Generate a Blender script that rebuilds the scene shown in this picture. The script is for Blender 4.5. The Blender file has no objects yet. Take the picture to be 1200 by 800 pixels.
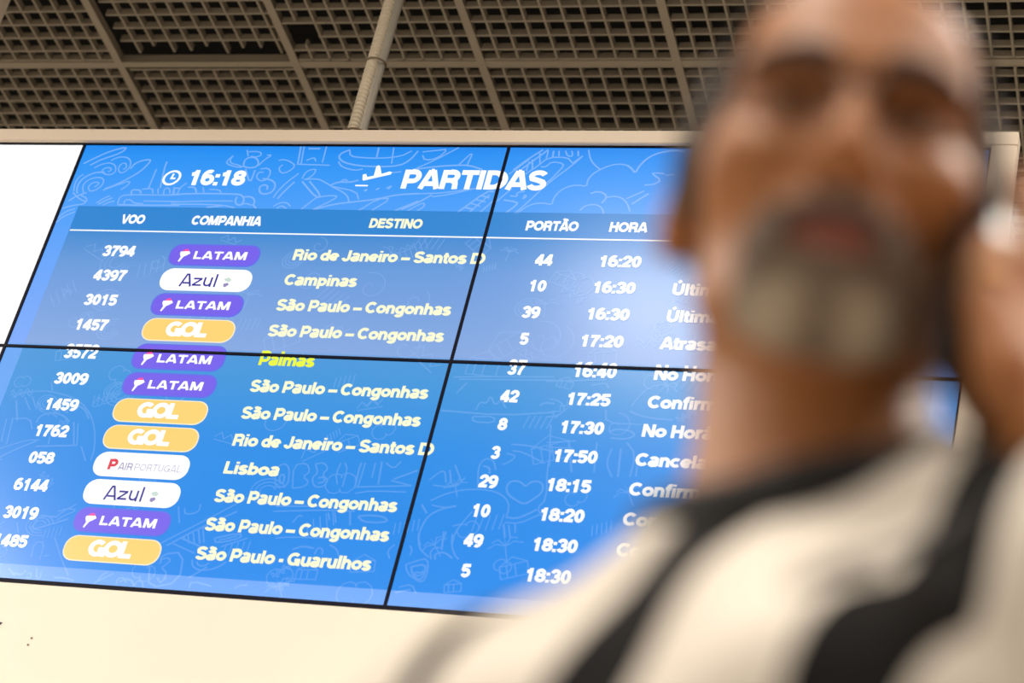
import bpy, bmesh, math, random
import numpy as np
from mathutils import Vector, Matrix
random.seed(4)
SC = bpy.context.scene
COL = SC.collection

# ------------------------------------------------------------------ camera
CAM_Z = 0.92
FPX = 2765.76
pit, rol, yaw = 0.572068, 0.250006, -0.386945
fwd = Vector((math.sin(yaw)*math.cos(pit), math.cos(yaw)*math.cos(pit), math.sin(pit)))
rt0 = Vector((math.cos(yaw), -math.sin(yaw), 0)); up0 = rt0.cross(fwd)
rt = math.cos(rol)*rt0 + math.sin(rol)*up0
up = -math.sin(rol)*rt0 + math.cos(rol)*up0
cam = bpy.data.cameras.new('camera'); camo = bpy.data.objects.new('camera', cam); COL.objects.link(camo)
cam.sensor_width = 36; cam.lens = FPX/1200*36
cam.clip_start = 0.05; cam.clip_end = 200
camo.matrix_world = Matrix(((rt.x, up.x, -fwd.x, 0), (rt.y, up.y, -fwd.y, 0), (rt.z, up.z, -fwd.z, CAM_Z), (0, 0, 0, 1)))
cam.dof.use_dof = True; cam.dof.focus_distance = 5.95; cam.dof.aperture_fstop = 3.1
SC.camera = camo

# ------------------------------------------------------------------ world and exposure
w = bpy.data.worlds.new('hall_daylight'); SC.world = w; w.use_nodes = True
bg = w.node_tree.nodes['Background']; bg.inputs[0].default_value = (1.0, 0.93, 0.85, 1); bg.inputs[1].default_value = 0.22
SC.view_settings.view_transform = 'Standard'; SC.view_settings.look = 'None'
SC.view_settings.exposure = 0.0; SC.view_settings.gamma = 1.0; SC.view_settings.use_curve_mapping = False
try: SC.cycles.use_denoising = True
except Exception: pass

# added fill: one big soft area lamp behind the camera, no window modelled
def area(name, loc, target, sx, sy, power, color):
    l = bpy.data.lights.new(name, 'AREA'); l.shape = 'RECTANGLE'; l.size = sx; l.size_y = sy; l.energy = power; l.color = color
    o = bpy.data.objects.new(name, l); COL.objects.link(o); o.location = loc
    d = Vector(target)-Vector(loc); o.rotation_euler = d.to_track_quat('-Z', 'Y').to_euler()
    return o
area('rear_fill_light', (-3.0, -9.0, 3.4), (0, 3, 1.2), 12, 4, 40, (1.0, 0.94, 0.87))

# ------------------------------------------------------------------ helpers
def s2l(c):
    return tuple(((v/255)/12.92 if v/255 <= .04045 else ((v/255+.055)/1.055)**2.4) for v in c)
def mat(name, rgb, rough=.5, metal=0, spec=.5, noise=0.0, nscale=8, bump=0.0, bscale=60, emit=None, sss=0):
    m = bpy.data.materials.new(name); m.use_nodes = True; nt = m.node_tree; b = nt.nodes['Principled BSDF']
    c = s2l(rgb)
    b.inputs['Roughness'].default_value = rough; b.inputs['Metallic'].default_value = metal
    b.inputs['Specular IOR Level'].default_value = spec
    tc = nt.nodes.new('ShaderNodeTexCoord')
    n = nt.nodes.new('ShaderNodeTexNoise'); n.inputs['Scale'].default_value = nscale; n.inputs['Detail'].default_value = 5
    nt.links.new(tc.outputs['Object'], n.inputs['Vector'])
    mx = nt.nodes.new('ShaderNodeMix'); mx.data_type = 'RGBA'
    k = max(noise, .02)
    mx.inputs[6].default_value = (*[v*(1-k) for v in c], 1); mx.inputs[7].default_value = (*[min(1, v*(1+k)) for v in c], 1)
    nt.links.new(n.outputs['Fac'], mx.inputs[0]); nt.links.new(mx.outputs[2], b.inputs['Base Color'])
    if bump:
        n2 = nt.nodes.new('ShaderNodeTexNoise'); n2.inputs['Scale'].default_value = bscale
        nt.links.new(tc.outputs['Object'], n2.inputs['Vector'])
        bp = nt.nodes.new('ShaderNodeBump'); bp.inputs['Strength'].default_value = bump; bp.inputs['Distance'].default_value = .002
        nt.links.new(n2.outputs['Fac'], bp.inputs['Height']); nt.links.new(bp.outputs[0], b.inputs['Normal'])
    if sss: b.inputs['Subsurface Weight'].default_value = sss; b.inputs['Subsurface Radius'].default_value = (.012, .005, .003); b.inputs['Subsurface Scale'].default_value = 1
    if emit: b.inputs['Emission Color'].default_value = (*s2l(emit[0]), 1); b.inputs['Emission Strength'].default_value = emit[1]
    return m
def link(name, me, m=None, parent=None, loc=None):
    o = bpy.data.objects.new(name, me); COL.objects.link(o)
    if m is not None and me is not None and not me.materials: me.materials.append(m)
    if parent is not None: o.parent = parent
    if loc is not None: o.location = loc
    return o
def empty(name, loc=(0, 0, 0)):
    o = bpy.data.objects.new(name, None); COL.objects.link(o); o.location = loc; o.empty_display_size = .1; return o
def tag(o, label=None, cat=None, group=None, kind=None):
    if label: o['label'] = label
    if cat: o['category'] = cat
    if group: o['group'] = group
    if kind: o['kind'] = kind
    return o
def me_from(verts, faces, name='m', smooth=False):
    me = bpy.data.meshes.new(name); me.from_pydata([tuple(v) for v in verts], [], faces); me.update()
    if smooth: me.polygons.foreach_set('use_smooth', [True]*len(me.polygons))
    return me
BOXF = [(0, 3, 2, 1), (4, 5, 6, 7), (0, 1, 5, 4), (1, 2, 6, 5), (2, 3, 7, 6), (3, 0, 4, 7)]
class MB:
    def __init__(s): s.v = []; s.f = []
    def box(s, a, b):
        (x0, y0, z0), (x1, y1, z1) = a, b; n = len(s.v)
        s.v += [(x0, y0, z0), (x1, y0, z0), (x1, y1, z0), (x0, y1, z0), (x0, y0, z1), (x1, y0, z1), (x1, y1, z1), (x0, y1, z1)]
        s.f += [tuple(n+i for i in f) for f in BOXF]; return s
    def bar(s, p, q, r, k=12, r2=None, caps=True):
        p, q = Vector(p), Vector(q); d = (q-p).normalized(); a = d.orthogonal().normalized(); b = d.cross(a); n = len(s.v); r2 = r if r2 is None else r2
        for c, rr in ((p, r), (q, r2)):
            for i in range(k):
                t = 2*math.pi*i/k; s.v.append(tuple(c+(a*math.cos(t)+b*math.sin(t))*rr))
        for i in range(k): s.f.append((n+i, n+(i+1) % k, n+k+(i+1) % k, n+k+i))
        if caps: s.f.append(tuple(n+i for i in reversed(range(k)))); s.f.append(tuple(n+k+i for i in range(k)))
        return s
    def tube(s, pts, r, k=10, radii=None, closed=False):
        n0 = len(s.v); P = [Vector(p) for p in pts]; N = len(P); ref = None
        for i, p in enumerate(P):
            d = (P[(i+1) % N]-P[i-1]) if closed else (P[min(i+1, N-1)]-P[max(i-1, 0)])
            d.normalize()
            if ref is None: ref = d.orthogonal().normalized()
            a = (ref-d*ref.dot(d)).normalized(); ref = a; b = d.cross(a); rr = radii[i] if radii else r
            for j in range(k):
                t = 2*math.pi*j/k; s.v.append(tuple(p+(a*math.cos(t)+b*math.sin(t))*rr))
        for i in range(N if closed else N-1):
            i2 = (i+1) % N
            for j in range(k): s.f.append((n0+i*k+j, n0+i*k+(j+1) % k, n0+i2*k+(j+1) % k, n0+i2*k+j))
        if not closed:
            s.f.append(tuple(n0+j for j in reversed(range(k)))); s.f.append(tuple(n0+(N-1)*k+j for j in range(k)))
        return s
    def mesh(s, smooth=False, bevel=0):
        me = me_from(s.v, s.f, smooth=smooth)
        if bevel:
            bm = bmesh.new(); bm.from_mesh(me); bmesh.ops.bevel(bm, geom=[e for e in bm.edges], offset=bevel, segments=2, affect='EDGES'); bm.to_mesh(me); bm.free()
        return me
    def build(s, name, m, parent=None, smooth=False, bevel=0, loc=None): return link(name, s.mesh(smooth, bevel), m, parent, loc)

# ------------------------------------------------------------------ materials
M_grid = mat('ceiling_grid_paint', (172, 158, 138), .55, noise=.12, nscale=3)
M_run = mat('ceiling_runner_paint', (178, 163, 142), .5, noise=.08, nscale=3)
M_plenum = mat('dark_plenum', (20, 18, 17), .9, noise=.3, nscale=1.5)
M_floor = mat('granite_floor', (186, 180, 170), .3, noise=.12, nscale=30)
M_wall = mat('hall_wall_plaster', (205, 196, 182), .7, noise=.05)
M_cream = mat('cream_enamel', (241, 230, 213), .45, noise=.04, nscale=2, bump=.05, bscale=12)
M_frame = mat('beige_frame_enamel', (226, 208, 188), .45, noise=.05, nscale=3)
M_bezel = mat('black_bezel', (9, 7, 26), .6, spec=.15)
M_pole = mat('galvanised_pole', (176, 168, 155), .45, metal=.35, noise=.15, nscale=20)
M_cond = mat('ribbed_conduit_plastic', (205, 190, 166), .5, noise=.1, nscale=20)
M_tie = mat('cable_tie', (120, 100, 78), .5)
M_lamp = mat('unseen_luminaire_diffuser', (255, 245, 230), .5, emit=((255, 244, 226), 7))
M_black = mat('black_plastic', (24, 24, 26), .35)
M_navy = mat('navy_lettering', (24, 18, 62), .5)

# ------------------------------------------------------------------ setting
MB().box((-16, -12, -.1), (12, 16, 0)).build('floor', M_floor)['kind'] = 'structure'
MB().box((-16, 16, 0), (12, 16.2, 6.6)).build('wall_back', M_wall)['kind'] = 'structure'
MB().box((-16.2, -12, 0), (-16, 16.2, 6.6)).build('wall_left', M_wall)['kind'] = 'structure'
MB().box((12, -12, 0), (12.2, 16.2, 6.6)).build('wall_right', M_wall)['kind'] = 'structure'
# open cell ceiling: a module of 625 mm, ten by ten cells, on T runners
MOD = .625; CH = 4.64378+CAM_Z; CX, CY, CYAW = -3.68759, 5.16934, .00514
ceil = tag(link('ceiling', MB().box((-16, -12, CH+.75), (12, 16, CH+.85)).mesh(), M_plenum), kind='structure')
croot = empty('ceiling_grid', (CX, CY, CH)); croot.rotation_euler.z = CYAW
tag(croot, 'brown grey open cell grid ceiling hung on runners above the departures board', 'ceiling grid')
HB = .023; BT = .0036
def tile_mesh(hole=False, open_end=False):
    b = MB(); c = MOD/10; g = .014
    # edge frame
    b.box((g, g, 0), (MOD-g, g+.008, HB)); (None if open_end else b.box((g, MOD-g-.008, 0), (MOD-g, MOD-g, HB)))
    for k in range(1, 10):
        t = k*c
        segs = [(g, MOD-g)]; segx = [(g, MOD-g)]
        if hole and k == 1: segs = [(g, .425), (.535, MOD-g)]
        if hole and k == 8: segx = [(.118, MOD-g)]
        if open_end: segs = [(g, MOD-g+.02*math.sin(k*2.3)-.004)]
        for (s0, s1) in segs: b.box((t-BT, s0, 0), (t+BT, s1, HB))
        for (s0, s1) in segx: b.box((s0, t-BT, 0.0006), (s1, t+BT, HB+.0006))
    return b.mesh()
TM = tile_mesh(); TM.materials.append(M_grid); TH = tile_mesh(True); TH.materials.append(M_grid); TO = tile_mesh(False, True); TO.materials.append(M_grid)
lamps = {(2, -5), (3, -9), (2, -12), (7, -12), (-2, -12), (9, -8), (-5, -9), (-5, -6), (-5, -3), (7, -4), (10, -3), (-5, 2)}  # unseen panels: one read from the screen glow, the rest added for light
for i in range(-5, 12):
    for j in range(-12, 6):
        if (i, j) in lamps: continue
        o = link('grid_tile', TH if (i, j) == (1, -1) else TO if (i, j) == (0, -1) else TM, None, croot, (i*MOD, j*MOD, 0))
        if (i, j) == (0, -1): o.location = (i*MOD+.012, j*MOD-.020, .012); o.rotation_euler.x = math.radians(1.5)
        elif (i, j) == (0, 0): o.location = (i*MOD+.008, j*MOD+.012, .004)
        else: o.location.z = random.uniform(0, .0025)
# the far reaches of the same ceiling, beyond what the photograph can pick apart
fv = []; ff_ = []; tv = [tuple(v.co) for v in TM.vertices]; tf = [tuple(p.vertices) for p in TM.polygons]
for i in range(-8, 16):
    for j in list(range(-16, -12))+list(range(6, 16)):
        n = len(fv); fv += [(x+i*MOD, y+j*MOD, z) for x, y, z in tv]; ff_ += [tuple(n+q for q in f) for f in tf]
    for j in (range(-12, 6) if (i < -5 or i > 11) else ()):
        n = len(fv); fv += [(x+i*MOD, y+j*MOD, z) for x, y, z in tv]; ff_ += [tuple(n+q for q in f) for f in tf]
tag(link('distant_grid_tiles', me_from(fv, ff_), M_grid, croot), kind='stuff')
for i in range(-8, 17):
    MB().box((i*MOD-.0135, -16*MOD, -.003), (i*MOD+.0135, 16*MOD, .001)).box((i*MOD-.002, -16*MOD, .001), (i*MOD+.002, 16*MOD, .04)).build('long_runner', M_run, croot)
for j in range(-16, 17):
    MB().box((-8*MOD, j*MOD-.012, -.0015), (16*MOD, j*MOD+.012, .002)).box((-8*MOD, j*MOD-.002, .002), (16*MOD, j*MOD+.002, .04)).build('cross_runner', M_run, croot)
Rz = Matrix.Rotation(CYAW, 4, 'Z')
for n, (i, j) in enumerate(sorted(lamps)):
    p = Matrix.Translation((CX, CY, CH)) @ Rz @ Vector(((i+.5)*MOD, (j+.5)*MOD, 0))
    e = empty('unseen_luminaire', p); e.rotation_euler.z = CYAW
    tag(e, 'unseen square white light panel set flush in the open grid ceiling', 'ceiling light', 'light panels in the grid ceiling')
    MB().box((-.30, -.30, .004), (.30, .30, .07)).build('housing', M_frame, e)
    MB().box((-.27, -.27, -.004), (.27, .27, .0035)).build('diffuser', M_lamp, e)
    l = bpy.data.lights.new('unseen_luminaire_lamp', 'AREA'); l.shape = 'SQUARE'; l.size = .5; l.energy = {(2, -5): 9, (3, -9): 135, (2, -12): 60, (7, -12): 40, (-2, -12): 60, (7, -4): 120}.get((i, j), 145); l.color = (1, .93, .83)
    lo = bpy.data.objects.new('unseen_luminaire_lamp', l); COL.objects.link(lo); lo.parent = e; lo.location = (0, 0, -.012)

# ------------------------------------------------------------------ departures board
X0, Z0, YD = -3.14243, 3.65932+CAM_Z, 4.39076
PW, PH = 1.213, .670507; GAP = .0085; VW, VH = PW-GAP, PH-GAP
board = empty('departures_board', (X0, YD, Z0-2*PH))
tag(board, 'long cream and beige enamelled housing of the airport departures board hung from the ceiling', 'display board')
def bpart(name, m, *boxes, bevel=.002):
    b = MB()
    for a, c in boxes: b.box(a, c)
    return b.build(name, m, board, bevel=bevel, loc=(-X0, -YD, -(Z0-2*PH)))
XL, XR = X0-1.213-.05, X0+2.426+.0
ZB = Z0-2*PH
bpart('top_rail', M_frame, ((XL, YD-.012, Z0+.001), (XR+.062, YD+.035, Z0+.0425)))
bpart('side_rail', M_frame, ((XR+.002, YD-.012, ZB-.62), (XR+.062, YD+.035, Z0+.0005)))
bpart('lower_fascia', M_cream, ((XL, YD-.010, ZB-.62), (XR+.0015, YD+.035, ZB-.0115)))
bpart('back_panel', M_black, ((XL+.12, YD+.036, ZB-.5), (XR-.12, YD+.27, Z0+.03)), bevel=.004)
bpart('left_rail', M_frame, ((XL-.062, YD-.012, ZB-.62), (XL-.001, YD+.035, Z0+.0425)))
# wedge tip of a navy letter at the left of the fascia, and the small chips and screw holes
def flat(name, pts, y, m, parent, off=(0, 0, 0), th=.0012):
    n = len(pts); v = [(x, y, z) for x, z in pts]+[(x, y+th, z) for x, z in pts]
    f = [tuple(range(n)), tuple(reversed(range(n, 2*n)))]+[(i, n+i, n+(i+1) % n, (i+1) % n) for i in range(n)]
    return link(name, me_from(v, f), m, parent, off)
OFFB = (-X0, -YD, -(Z0-2*PH))
def bp(u, v): return (X0+u, Z0-v)
# wedge mark tip, screw holes
flat('letter_tip', [bp(.289, 1.459), bp(.283, 1.468), bp(.225, 1.50), bp(.235, 1.456)], YD-.0112, M_navy, board, OFFB)
for (u, v) in ((.378, 1.493), (.375, 1.511)):
    x, z = bp(u, v); MB().bar((x, YD-.0112, z), (x, YD-.009, z), .0028, 8).build('screw_hole', M_tie, board, loc=OFFB)
x, z = bp(2.462, .872); MB().bar((x, YD-.0135, z), (x, YD-.011, z), .006, 10).build('screw', M_pole, board, loc=OFFB)

# lettering: a bold grotesque drawn as centre lines, x in cap heights, cap height 1
SW = .245
def el(cx, cy, rx, ry, a0, a1, n=14):
    return [(cx+rx*math.cos(math.radians(a0+(a1-a0)*i/n)), cy+ry*math.sin(math.radians(a0+(a1-a0)*i/n))) for i in range(n+1)]
h = SW/2
def ov(x0, x1, y0, y1): return ('C', el((x0+x1)/2, (y0+y1)/2, (x1-x0)/2, (y1-y0)/2, 0, 360, 22)[:-1])
XH = .74
G = {}
G['0'] = (.74, [ov(h+.03, .71-h, h, 1-h)])
G['1'] = (.74, [[(.40, 0), (.40, 1)], [(.12, .72), (.25, .74), (.37, .84), (.40, .93)]])
G['2'] = (.74, [[(.14, .66)]+el(.37, .67, .23, .23, 165, -25, 12)+[(.40, .40), (.20, .22), (.14, .10)], [(.05, h), (.68, h)]])
G['3'] = (.74, [[(.13, .72)]+el(.36, .70, .215, .20, 150, -80, 12)+[(.30, .51)], [(.30, .52)]+el(.37, .305, .23, .21, 75, -165, 14)])
G['4'] = (.74, [[(.50, 0), (.50, 1)], [(.47, .93), (.10, .32)], [(.04, .28), (.71, .28)]])
G['5'] = (.74, [[(.66, 1-h), (.20, 1-h)], [(.20, .97), (.14, .50)], [(.12, .52)]+el(.37, .335, .235, .235, 125, -160, 16)])
G['6'] = (.74, [ov(.13, .62, h, .60), el(.40, .55, .27, .36, 60, 190, 12)])
G['7'] = (.74, [[(.05, 1-h), (.70, 1-h)], [(.62, .92), (.42, .60), (.31, .30), (.28, 0)]])
G['8'] = (.74, [ov(.16, .58, .52, 1-h), ov(.12, .62, h, .52)])
G['9'] = (.74, [ov(.12, .61, .40, 1-h), el(.34, .45, .27, .36, -120, 10, 12)])
G[':'] = (.36, [[(.18, 0), (.18, .22)], [(.18, .52), (.18, .74)]])
G['-'] = (.42, [[(.05, .33), (.37, .33)]])
G['\u2013'] = (.74, [[(.02, .33), (.72, .33)]])
G[' '] = (.34, [])
G['A'] = (.94, [[(.10, 0), (.42, .97)], [(.84, 0), (.52, .97)], [(.40, .93), (.54, .93)], [(.26, .27), (.70, .27)]])
G['C'] = (.92, [el(.47, .5, .355, .5-h, 42, 318, 24)])
G['D'] = (.92, [[(.18, 0), (.18, 1)], [(.18, 1-h), (.42, 1-h)]+el(.42, .5, .36, .5-h, 90, -90, 16)+[(.18, h)]])
G['E'] = (.82, [[(.18, 0), (.18, 1)], [(.18, 1-h), (.76, 1-h)], [(.18, .52), (.72, .52)], [(.18, h), (.78, h)]])
G['F'] = (.80, [[(.18, 0), (.18, 1)], [(.18, 1-h), (.76, 1-h)], [(.18, .50), (.68, .50)]])
G['G'] = (1.0, [el(.48, .5, .37, .5-h, 45, 330, 24), [(.84, 0), (.84, .50)], [(.52, .43), (.92, .43)]])
G['H'] = (.94, [[(.18, 0), (.18, 1)], [(.76, 0), (.76, 1)], [(.18, .52), (.76, .52)]])
G['I'] = (.36, [[(.18, 0), (.18, 1)]])
G['J'] = (.74, [[(.56, 1), (.56, .32)]+el(.34, .32, .22, .22, 0, -175, 12)])
G['L'] = (.78, [[(.18, 0), (.18, 1)], [(.18, h), (.74, h)]])
G['M'] = (1.12, [[(.17, 0), (.17, 1)], [(.95, 0), (.95, 1)], [(.22, .97), (.56, .05)], [(.90, .97), (.56, .05)]])
G['N'] = (.96, [[(.17, 0), (.17, 1)], [(.79, 0), (.79, 1)], [(.19, .96), (.77, .04)]])
G['O'] = (1.02, [ov(.13, .89, h, 1-h)])
G['P'] = (.88, [[(.18, 0), (.18, 1)], [(.18, 1-h), (.50, 1-h)]+el(.50, .65, .24, .245, 90, -90, 12)+[(.18, .405)]])
G['R'] = (.94, [[(.18, 0), (.18, 1)], [(.18, 1-h), (.53, 1-h)]+el(.53, .675, .22, .22, 90, -90, 12)+[(.18, .455)], [(.55, .44), (.70, .38), (.73, .25), (.75, 0)]])
G['S'] = (.88, [el(.44, .72, .29, .185, 20, 180, 10)+[(.20, .58), (.44, .51), (.67, .42)]+el(.44, .29, .30, .195, 10, -170, 12)])
G['T'] = (.82, [[(.41, 0), (.41, 1)], [(.02, 1-h), (.80, 1-h)]])
G['U'] = (.94, [[(.18, 1), (.18, .38)]+el(.47, .38, .29, .28, 180, 360, 14)+[(.76, 1)]])
G['V'] = (.90, [[(.08, 1), (.42, .04)], [(.82, 1), (.48, .04)], [(.42, .06), (.48, .06)]])
G['a'] = (.76, [el(.36, .54, .225, .13, 160, 0, 10)+[(.585, .40), (.585, .13), (.64, .04)], [(.58, .40), (.44, .37)]+el(.33, .225, .21, .135, 100, 330, 12)+[(.58, .26)]])
G['b'] = (.80, [[(.17, 0), (.17, 1)], ov(.17, .66, h, XH-h)])
G['c'] = (.74, [el(.39, XH/2, .27, XH/2-h, 45, 315, 18)])
G['d'] = (.80, [[(.63, 0), (.63, 1)], ov(.14, .63, h, XH-h)])
G['e'] = (.76, [[(.13, .34), (.63, .34)], el(.38, XH/2, .27, XH/2-h, 0, 318, 20)])
G['f'] = (.46, [[(.22, 0), (.22, .80)]+el(.36, .80, .14, .11, 180, 80, 6)+[(.44, .90)], [(.02, .66), (.42, .66)]])
G['g'] = (.80, [ov(.14, .63, .11, XH-h), [(.63, XH), (.63, .02)]+el(.38, -.02, .25, .16, 0, -160, 12)])
G['h'] = (.80, [[(.17, 0), (.17, 1)], [(.17, .40)]+el(.40, .42, .22, .22, 160, 0, 10)+[(.62, 0)]])
G['i'] = (.36, [[(.18, 0), (.18, XH)], [(.18, .84), (.18, 1.0)]])
G['j'] = G['i']
G['l'] = (.36, [[(.18, 0), (.18, 1)]])
G['m'] = (1.16, [[(.17, 0), (.17, XH)], [(.17, .42)]+el(.37, .45, .20, .19, 160, 0, 10)+[(.58, 0)], [(.58, .42)]+el(.78, .45, .20, .19, 160, 0, 10)+[(.98, 0)]])
G['n'] = (.80, [[(.17, 0), (.17, XH)], [(.17, .40)]+el(.40, .42, .22, .22, 160, 0, 10)+[(.62, 0)]])
G['o'] = (.80, [ov(.13, .67, h, XH-h)])
G['p'] = (.80, [[(.17, -.26), (.17, XH)], ov(.17, .66, h, XH-h)])
G['r'] = (.52, [[(.17, 0), (.17, XH)], [(.17, .38), (.24, .56), (.36, .63), (.50, .63)]])
G['s'] = (.72, [el(.36, .53, .215, .125, 15, 180, 8)+[(.20, .42), (.36, .38), (.52, .32)]+el(.36, .22, .225, .13, 10, -170, 10)])
G['t'] = (.46, [[(.21, .94), (.21, .22)]+el(.35, .22, .14, .12, 180, 270, 6)+[(.44, .11)], [(.02, .65), (.43, .65)]])
G['u'] = (.80, [[(.63, 0), (.63, XH)], [(.18, XH), (.18, .33)]+el(.40, .32, .22, .22, 180, 345, 10)])
G['z'] = (.70, [[(.05, XH-h), (.64, XH-h)], [(.60, XH-.15), (.10, .15)], [(.04, h), (.66, h)]])
TIL = [[(.12, .0), (.20, .075), (.29, .07), (.40, .02), (.49, .015), (.57, .09)]]
ACU = [[(.22, -.03), (.42, .13)]]
def acc(base, kind, dy, dx=0):
    a, s = G[base]; return (a, s+[[(x+dx, y+dy) for x, y in p] for p in kind])
G['\u00e3'] = acc('a', TIL, .87, .02); G['\u00c3'] = acc('A', TIL, 1.10, .12); G['\u00da'] = acc('U', ACU, 1.10, .16); G['\u00e1'] = acc('a', ACU, .90, .06)
def ribbon(pts, w, closed=False, cap=None):
    """flat mitred ribbon along a centre line -> verts, quads"""
    P = []
    for p in pts:
        if not P or math.hypot(p[0]-P[-1][0], p[1]-P[-1][1]) > 1e-5: P.append(p)
    n = len(P); V = []; F = []
    for i in range(n):
        a = P[i-1] if (i or closed) else None; b = P[(i+1) % n] if (i < n-1 or closed) else None
        d1 = (P[i][0]-a[0], P[i][1]-a[1]) if a else None; d2 = (b[0]-P[i][0], b[1]-P[i][1]) if b else None
        if not d1: d1 = d2
        if not d2: d2 = d1
        l1 = math.hypot(*d1) or 1; l2 = math.hypot(*d2) or 1
        n1 = (-d1[1]/l1, d1[0]/l1); n2 = (-d2[1]/l2, d2[0]/l2)
        m = (n1[0]+n2[0], n1[1]+n2[1]); ml = math.hypot(*m) or 1; m = (m[0]/ml, m[1]/ml)
        k = min(1.6, 1/max(.3, m[0]*n1[0]+m[1]*n1[1]))*w/2
        V += [(P[i][0]+m[0]*k, P[i][1]+m[1]*k), (P[i][0]-m[0]*k, P[i][1]-m[1]*k)]
    for i in range(n if closed else n-1):
        j = (i+1) % n; F.append((2*i, 2*i+1, 2*j+1, 2*j))
    return V, F
def text2d(s, u0, v0, cap, width=None, shear=0.0, sw=SW, track=-.045, center=False, right=False):
    """lettering as 2-D verts/faces in board coordinates; v grows downwards, v0 is the baseline"""
    V = []; F = []; x = 0
    for ch in s:
        adv, st = G[ch]
        for p in st:
            cl = isinstance(p, tuple)
            vv, ff = ribbon(p[1] if cl else p, sw, cl); n = len(V)
            V += [(x+a, b, len(V)*8e-8) for a, b in vv]; F += [tuple(n+i for i in f) for f in ff]
        x += adv+track
    tot = x-track
    sx = cap if width is None else width/tot
    off = -tot*sx/2 if center else (-tot*sx if right else 0)
    return [(u0+off+a*sx+b*cap*shear, v0-b*cap, e) for a, b, e in V], F

# ---- screens: each LCD module of the wall
def ramp(nt, src, stops):
    r = nt.nodes.new('ShaderNodeValToRGB'); e = r.color_ramp.elements
    e[0].position = stops[0][0]/1.317; e[0].color = (*s2l(stops[0][1]), 1)
    e[1].position = stops[-1][0]/1.317; e[1].color = (*s2l(stops[-1][1]), 1)
    for v, c in stops[1:-1]:
        q = e.new(v/1.317); q.color = (*s2l(c), 1)
    nt.links.new(src, r.inputs[0]); return r.outputs[0]
def math_n(nt, op, a, b):
    n = nt.nodes.new('ShaderNodeMath'); n.operation = op
    for k, v in enumerate((a, b)):
        if isinstance(v, (int, float)): n.inputs[k].default_value = v
        else: nt.links.new(v, n.inputs[k])
    return n.outputs[0]
SCR_R = .24
def scr_base(name):
    m = bpy.data.materials.new(name); m.use_nodes = True; nt = m.node_tree; b = nt.nodes['Principled BSDF']
    b.inputs['Base Color'].default_value = (.008, .008, .01, 1); b.inputs['Roughness'].default_value = SCR_R; b.inputs['Specular IOR Level'].default_value = .6
    return m, nt, b
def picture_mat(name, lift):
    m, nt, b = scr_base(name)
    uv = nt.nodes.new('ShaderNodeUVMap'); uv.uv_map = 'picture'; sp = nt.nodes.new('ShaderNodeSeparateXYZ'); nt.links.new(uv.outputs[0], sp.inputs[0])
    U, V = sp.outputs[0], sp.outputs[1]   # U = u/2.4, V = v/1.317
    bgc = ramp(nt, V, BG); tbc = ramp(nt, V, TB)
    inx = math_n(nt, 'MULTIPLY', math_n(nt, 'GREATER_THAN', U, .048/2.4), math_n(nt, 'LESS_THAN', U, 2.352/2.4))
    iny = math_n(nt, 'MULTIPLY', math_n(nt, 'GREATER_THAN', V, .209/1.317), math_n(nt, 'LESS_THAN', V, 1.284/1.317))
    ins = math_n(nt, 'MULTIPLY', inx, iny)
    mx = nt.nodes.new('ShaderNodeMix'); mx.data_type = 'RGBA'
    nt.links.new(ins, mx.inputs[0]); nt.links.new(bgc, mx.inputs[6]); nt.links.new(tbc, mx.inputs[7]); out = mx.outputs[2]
    if lift:
        lf = nt.nodes.new('ShaderNodeMix'); lf.data_type = 'RGBA'
        k = math_n(nt, 'SUBTRACT', lift, math_n(nt, 'MULTIPLY', ins, lift*.58)); nt.links.new(k, lf.inputs[0])
        nt.links.new(out, lf.inputs[6]); lf.inputs[7].default_value = (*s2l((160, 200, 255)), 1); out = lf.outputs[2]
    nt.links.new(out, b.inputs['Emission Color']); b.inputs['Emission Strength'].default_value = 1
    return m
BG = [(0, (10, 135, 238)), (.03, (30, 145, 244)), (.10, (50, 152, 248)), (.22, (76, 160, 250)), (.45, (108, 166, 250)), (.657, (125, 170, 250)), (.660, (104, 168, 242)), (.90, (92, 160, 246)), (1.2, (100, 160, 247)), (1.317, (112, 172, 255))]  # picture gradient outside the table; the seam jump is painted reflection haze
TB = [(0, (35, 130, 205)), (.284, (42, 134, 212)), (.287, (62, 138, 210)), (.40, (104, 155, 220)), (.657, (134, 169, 226)), (.660, (72, 152, 218)), (.75, (60, 150, 222)), (.90, (36, 142, 230)), (1.1, (14, 138, 234)), (1.317, (4, 138, 238))]  # table blue, with lavender reflection haze painted in above the seam
M_pic = picture_mat('screen_picture_blue_haze', 0)
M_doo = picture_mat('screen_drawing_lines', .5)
def scr_flat(name, rgb, k=1.0):
    m, nt, b = scr_base(name); 
    n = nt.nodes.new('ShaderNodeTexNoise'); n.inputs['Scale'].default_value = 3
    mx = nt.nodes.new('ShaderNodeMix'); mx.data_type = 'RGBA'; c = s2l(rgb)
    mx.inputs[6].default_value = (*c, 1); mx.inputs[7].default_value = (*[v*.97 for v in c], 1)
    nt.links.new(n.outputs['Fac'], mx.inputs[0]); nt.links.new(mx.outputs[2], b.inputs['Emission Color'])
    b.inputs['Emission Strength'].default_value = k
    return m
M_white = scr_flat('screen_white', (255, 255, 255), 1.08)
M_cream_t = scr_flat('screen_pale_yellow', (255, 255, 214))
M_yel_t = scr_flat('screen_yellow', (238, 250, 60))
M_gol = scr_flat('badge_yellow', (255, 214, 118)); M_golE = scr_flat('badge_pale_rim', (255, 240, 205))
M_pur = scr_flat('badge_purple', (118, 98, 238)); M_pur2 = scr_flat('badge_purple_rim', (98, 110, 236))
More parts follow.
